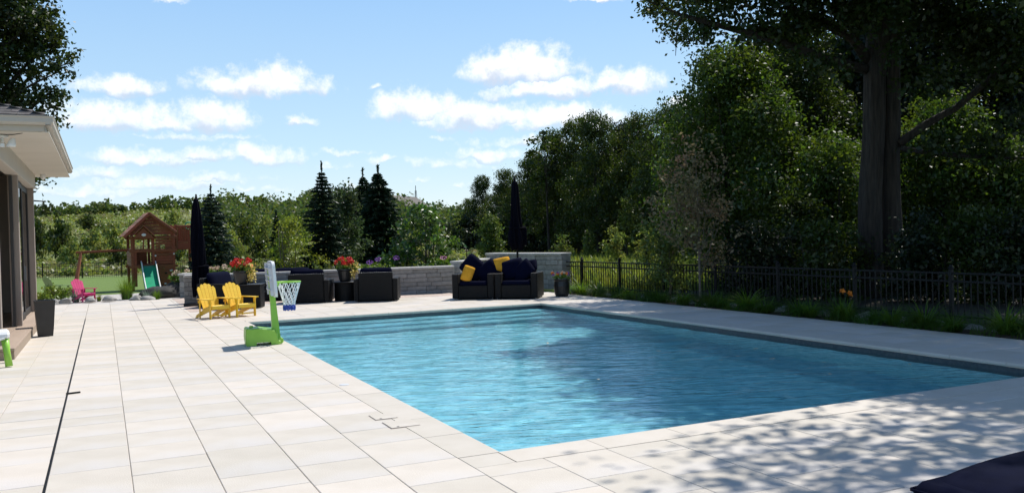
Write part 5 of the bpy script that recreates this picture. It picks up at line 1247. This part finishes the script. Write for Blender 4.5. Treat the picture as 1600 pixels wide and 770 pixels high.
def hillside():
    r = np.random.default_rng(61)
    # low scrub and weeds over the slope: a mass nobody could count
    n = 1900; f = 64+(r.random(n)**1.3)*125; px = r.uniform(-60, 760, n); P = []; S = []
    for i in range(n):
        p = PW(px[i], f[i]); z = tz(p); R0 = r.uniform(.35, 1.0)*(1+(f[i]-64)/130); m_ = 34; d = rand_unit(r, m_); d[:, 2] = np.abs(d[:, 2]); P.append(np.array([p.x, p.y, z])+d*[R0*1.3, R0*1.3, R0*.9]*(.6+.4*r.random((m_, 1)))); S.append(np.full(m_, .24+R0*.17))
    P = np.concatenate(P); S = np.concatenate(S); k = r.random(len(P)//34) < .6; k = np.repeat(k, 34)
    tag(npmesh('hillside_scrub', leaf_verts(r, P[k], S[k], 1.3, .6), 4, 'leaf_hill'), 'sunlit yellow green scrub covering the slope beyond the lawn', 'scrub', kind='stuff')
    tag(npmesh('hillside_weeds', leaf_verts(r, P[~k], S[~k], 1.3, .6), 4, 'leaf_hill_b'), 'duller brownish weeds mixed into the scrub on the slope', 'weeds', kind='stuff')
    # treeline on the crest
    P = []; S = []
    for i in range(760):
        fx = r.uniform(165, 235); pxx = r.uniform(-120, 900); p = PW(pxx, fx); z = tz(p); H = r.uniform(1.6, 3.8)*(1 if pxx < 480 else 1.5); m_ = 90; d = rand_unit(r, m_); w = H*r.uniform(.35, .6)
        P.append(np.array([p.x, p.y, z+H*.5])+d*[w, w, H*.52]*(.55+.45*r.random((m_, 1)))); S.append(np.full(m_, .75))
    P = np.concatenate(P); S = np.concatenate(S); tag(npmesh('ridge_wood', leaf_verts(r, P, S, .5, .7), 4, 'leaf_ridge'), 'dark green treeline along the crest of the far slope', 'wood', kind='stuff')
    P = []; S = []
    for i in range(170):
        fx = r.uniform(95, 165); pxx = r.uniform(330, 760); p = PW(pxx, fx); z = tz(p); H = r.uniform(2.6, 5.2); m_ = 110; d = rand_unit(r, m_); w = H*r.uniform(.35, .55)
        P.append(np.array([p.x, p.y, z+H*.5])+d*[w, w, H*.52]*(.5+.5*r.random((m_, 1)))); S.append(np.full(m_, .5))
    P = np.concatenate(P); S = np.concatenate(S); tag(npmesh('slope_wood', leaf_verts(r, P, S, .5, .7), 4, 'leaf_ridge'), 'mid green young wood on the slope behind the garden trees', 'wood', kind='stuff')
    # bushes one can tell apart
    m0 = broadleaf('hill_bush', None, (0, 0, 0), 2.2, 1.5, 63, leaf='leaf_hill', nclump=170, per=9, crad=.28, size=.26, trunk_r=.05, clear=.02, nlobe=7, cat='shrub', nlimb=5)
    m1 = broadleaf('hill_bush', None, (0, 0, 0), 2.2, 1.5, 64, leaf='leaf_wood_b', nclump=170, per=9, crad=.28, size=.26, trunk_r=.05, clear=.02, nlobe=7, cat='shrub', nlimb=5)
    B = [(96, 82, 26, 1, 346), (62, 90, 20, 1, 345), (176, 96, 26, 0, 350), (150, 84, 24, 0, 362), (20, 80, 24, 1, 360), (115, 72, 22, 0, 378), (185, 70, 20, 1, 380), (270, 95, 22, 0, 335), (275, 74, 22, 1, 372), (352, 80, 26, 0, 352), (385, 90, 26, 1, 348), (365, 68, 22, 0, 378), (405, 72, 24, 1, 372), (412, 86, 22, 0, 345), (225, 110, 24, 0, 340), (140, 120, 20, 1, 336)]
    used = set(); rr = random.Random(5)
    for n_, i in enumerate(sorted(range(len(B)), key=lambda i: B[i][0])):
        px_, f_, rp, k_, top = B[i]; ms = (m0, m1)[k_]; p = G(PW(px_, f_)); o = ms if k_ not in used else copy_tree(ms); used.add(k_)
        o.location = p; o.rotation_euler.z = rr.uniform(0, 6); sx = rp*f_/FPX/1.5; o.scale = (sx, sx, max(.6, (ZP(px_, top, f_)-p.z)/2.2))
        tag(o, '%s round bush on the far slope, counted from the house rightwards' % ORD[n_], 'bush', 'bushes on the slope')
hillside()
def meadow():
    r = np.random.default_rng(66); n = 26000; f = 24+66*r.random(n)**1.5; px = r.uniform(560, 1250, n); O = []
    lat = (px-800)/FPX*f; X = lat*cy+f*sy; Y = -lat*sy+f*cy
    keep = ((X > 12.9) | (Y > 27.2)) & ~((f > 98))
    X, Y, f = X[keep], Y[keep], f[keep]; Zz = terrain_z(X, Y); O = np.stack([X, Y, Zz], 1); n = len(O)
    an = r.uniform(0, 6.28, n); l = .30*(.6+.7*r.random(n))*(1+f/110); le = .7*(.2+r.random(n)); d = np.stack([np.cos(an), np.sin(an), 0*an], 1); sd = np.stack([-np.sin(an), np.cos(an), 0*an], 1); w = (.006+.0006*f)[:, None]
    mid = O+d*(l*le*.25)[:, None]; mid[:, 2] += l*.6; tip = O+d*(l*le*.8)[:, None]; tip[:, 2] += l
    V = np.concatenate([np.stack([O-sd*w, O+sd*w, mid+sd*w*.8, mid-sd*w*.8], 1), np.stack([mid-sd*w*.8, mid+sd*w*.8, tip+sd*w*.1, tip-sd*w*.1], 1)], 1)
    tag(npmesh('meadow_grass', V.reshape(-1, 3), 4, 'meadow'), 'tall yellow green meadow grass beyond the black fence and the stone wall', 'grass', kind='stuff')
meadow()

# ================================================================== GARDEN PLANTS
def plants():
    r = np.random.default_rng(77)
    # daylilies along the fence
    ys = [21.0, 20.3, 19.6, 18.9, 18.1, 17.4, 16.7, 15.9, 15.2, 14.6, 13.9, 13.2, 12.6, 12.0, 11.5, 10.8, 10.2, 9.7, 9.1, 8.5, 7.9]
    ms = []
    for k in range(3):
        t = empty('daylily'); blades(r, 220, .72, 1.0, .009, 1.5, 'blade_dark' if k != 1 else 'blade', t, base_r=.10); ms.append(t)
    used = set(); rr = random.Random(6)
    for i, y in enumerate(ys):
        k = i % 3; o = ms[k] if k not in used else copy_tree(ms[k]); used.add(k)
        o.location = (11.72+rr.uniform(-.16, .16), y+rr.uniform(-.1, .1), -.03); o.rotation_euler.z = rr.uniform(0, 6); s = rr.uniform(.7, 1.1); o.scale = (s, s, s*.85)
        tag(o, '%s daylily clump along the black fence, counted from the stone wall towards the viewer' % ORD[i], 'daylily', 'daylilies along the fence')
    P0 = []
    for i in range(260):
        yy = r.uniform(7, 21.5); P0.append((r.uniform(11.3, 12.35), yy, -.03))
    P0 = np.repeat(np.array(P0), 16, 0)+np.concatenate([r.normal(size=(260*16, 2))*.05, np.zeros((260*16, 1))], 1)
    o = blades(r, len(P0), .26, 1.0, .007, 1.3, 'blade_dark', None, 'ground_cover', origin=P0); tag(o, 'low dark green ground cover between the daylilies along the fence', 'ground cover', kind='stuff')
    # one clump carries an orange flower
    o = empty('daylily', (11.62, 11.2, -.03), 0, 'daylily clump with an orange flower beside the pool edging', 'daylily', 'daylilies along the fence'); blades(r, 120, .5, .6, .008, 1.1, 'blade', o, base_r=.1)
    for q in ((-.05, .05, .52), (.03, -.04, .47)): npmesh('bloom', leaf_verts(r, np.array(q)+rand_unit(r, 14)*.03, .07, .4, .5), 4, 'petal_orange', o)
    # pale edging rocks between them
    for i in range(20):
        y = 21.2-i*.68; b = MB().blob((0, 0, .03), (.11+.06*rr.random(), .17+.08*rr.random(), .075+.03*rr.random()), r, 7, .3, -.02)
        o = b.build('edging_rock', 'rock_pale', None, True, (12.02+rr.uniform(-.1, .1), y+.3, -.06)); o.rotation_euler.z = rr.uniform(0, 3)
        tag(o, '%s pale rock among the daylilies, counted from the stone wall towards the viewer' % ORD[i], 'rock', 'pale rocks in the fence bed')
    # bed beyond the deck, left
    def grass(px, f, h, n, mt, label, sp=.55, w=.006, nm='ornamental_grass'):
        p = PW(px, f); p.z = -.05 if f < 31 else tz(p); t = empty(nm, p, 0, label, 'grass clump'); blades(r, n, h, sp, w, .9, mt, t, base_r=.16*h); return t
    grass(196, 27.2, 1.0, 420, 'blade', 'large feathery green grass clump left of the slide', .55)
    grass(116, 26.4, .55, 120, 'blade_blue', 'spiky variegated grass clump below the pink chair', .7, .012)
    grass(226, 26.6, .42, 130, 'blade_blue', 'small blue grey grass tuft at the foot of the slide', .6)
    grass(243, 26.3, .48, 130, 'blade', 'small bright grass tuft in front of the dark boulder', .6)
    grass(152, 26.6, .30, 120, 'juniper', 'low green tuft right of the pink chair on the gravel', .9)
    for (px, f, rw, h, mt, label) in ((84, 26.8, .55, .50, 'juniper', 'low spreading yellow green juniper behind the tall planter'), (282, 28, .35, .85, 'hydrangea_leaf', 'leafy green plant with cream flowers left of the umbrella'), (335, 26.4, .5, 1.0, 'hydrangea_leaf', 'shrub with pale cream flower heads right of the left umbrella'),
                                      (372, 26.2, .45, .98, 'hydrangea_leaf', 'shrub with faint cream flowers behind the red flower pot'), (520, 26.2, .75, 1.18, 'leaf_round', 'bright green shrub behind the wall at the armchair backs'), (592, 26.3, .62, 1.10, 'hydrangea_leaf', 'hydrangea with purple flowers behind the low wall'), (684, 26.5, .42, 1.08, 'hydrangea_leaf', 'hydrangea with a single pink flower beside the tipped navy cushion'), (632, 26.3, .42, 1.0, 'leaf_wood', 'dark leafy plant between the two hydrangeas')):
        p = PW(px, f); p.z = -.06 if f < 29 else tz(p); t = empty('garden_shrub', p, 0, label, 'shrub')
        st = MB()
        for q in range(5): st.tube([(0, 0, 0), (r.normal()*rw*.2, r.normal()*rw*.2, h*.5), (r.normal()*rw*.45, r.normal()*rw*.45, h*.85)], [.012, .008, .004], 5)
        st.build('stems', 'bark_young', t); crown_mesh(r, [(0, 0, h*.5, rw, rw, h*.46), (rw*.4, 0, h*.62, rw*.5, rw*.5, h*.36), (-rw*.45, 0, h*.6, rw*.45, rw*.45, h*.34)], 150, 9, .1, .085, 'leaves', mt, t, .4)
        fl = {335: ('petal_cream', 9), 372: ('petal_cream', 6), 282: ('petal_cream', 6), 592: ('petal_purple', 3), 684: ('petal_pink', 1)}.get(px)
        if fl:
            for q in range(fl[1]):
                c = np.array([r.uniform(-.7, .7)*rw, -rw*r.uniform(.2, .8), h*r.uniform(.86, 1.0)]) if fl[1] > 1 else np.array([.06, -.3, h*.98]); R0 = .075 if fl[0] != 'petal_cream' else .06
                npmesh('bloom', leaf_verts(r, c+rand_unit(r, 70)*[R0*1.3, R0*1.3, R0*.8], .035, .6, .9), 4, fl[0], t)
    for (px, f, rx, ry, rz_, label) in ((252, 27.6, .62, .45, .40, 'big dark boulder in front of the slide, left half of the pair'), (279, 27.8, .55, .4, .42, 'big dark boulder beside the umbrella, right half of the pair')):
        o = MB().blob((0, 0, .06), (rx, ry, rz_), r, 14, .22, -.08).build('boulder', 'rock_dark', None, True, PW(px, f, -.05)); o.rotation_euler.z = CAMROT; tag(o, label, 'boulder', 'dark boulders in the left bed')
    lb = ['flat pale rock at the deck edge left of the pink chair', 'round pale rock below the pink chair', 'pale rock on the gravel right of the pink chair', 'small tan rock beside the feathery grass', 'pale rock at the foot of the blue grey tuft', 'tan rock in the bed behind the tall planter']
    for (px, f), l in zip(((98, 25.6), (138, 25.9), (170, 26.3), (212, 26.2), (232, 25.9), (78, 25.4)), lb):
        o = MB().blob((0, 0, .04), (.2, .16, .11), r, 8, .3, -.02).build('garden_rock', 'rock_pale', None, True, PW(px, f, -.04)); o.rotation_euler.z = rr.uniform(0, 3); tag(o, l, 'rock', 'rocks in the left bed')
    # grey block pier that ends the low wall
    p = PW(293, 26.6); t = empty('stone_pier', Vector((p.x, p.y, -.04)), CAMROT, 'grey stone pier beside the left umbrella at the end of the low wall', 'pier')
    for i in range(4): MB().box((0, 0, .09+i*.175), (.40+.01*(i % 2), .40, .168), None, .01).build('stone_block', 'stone', t)
    MB().box((0, 0, .74), (.48, .48, .07), None, .01).build('cap_stone', 'capstone', t)
plants()
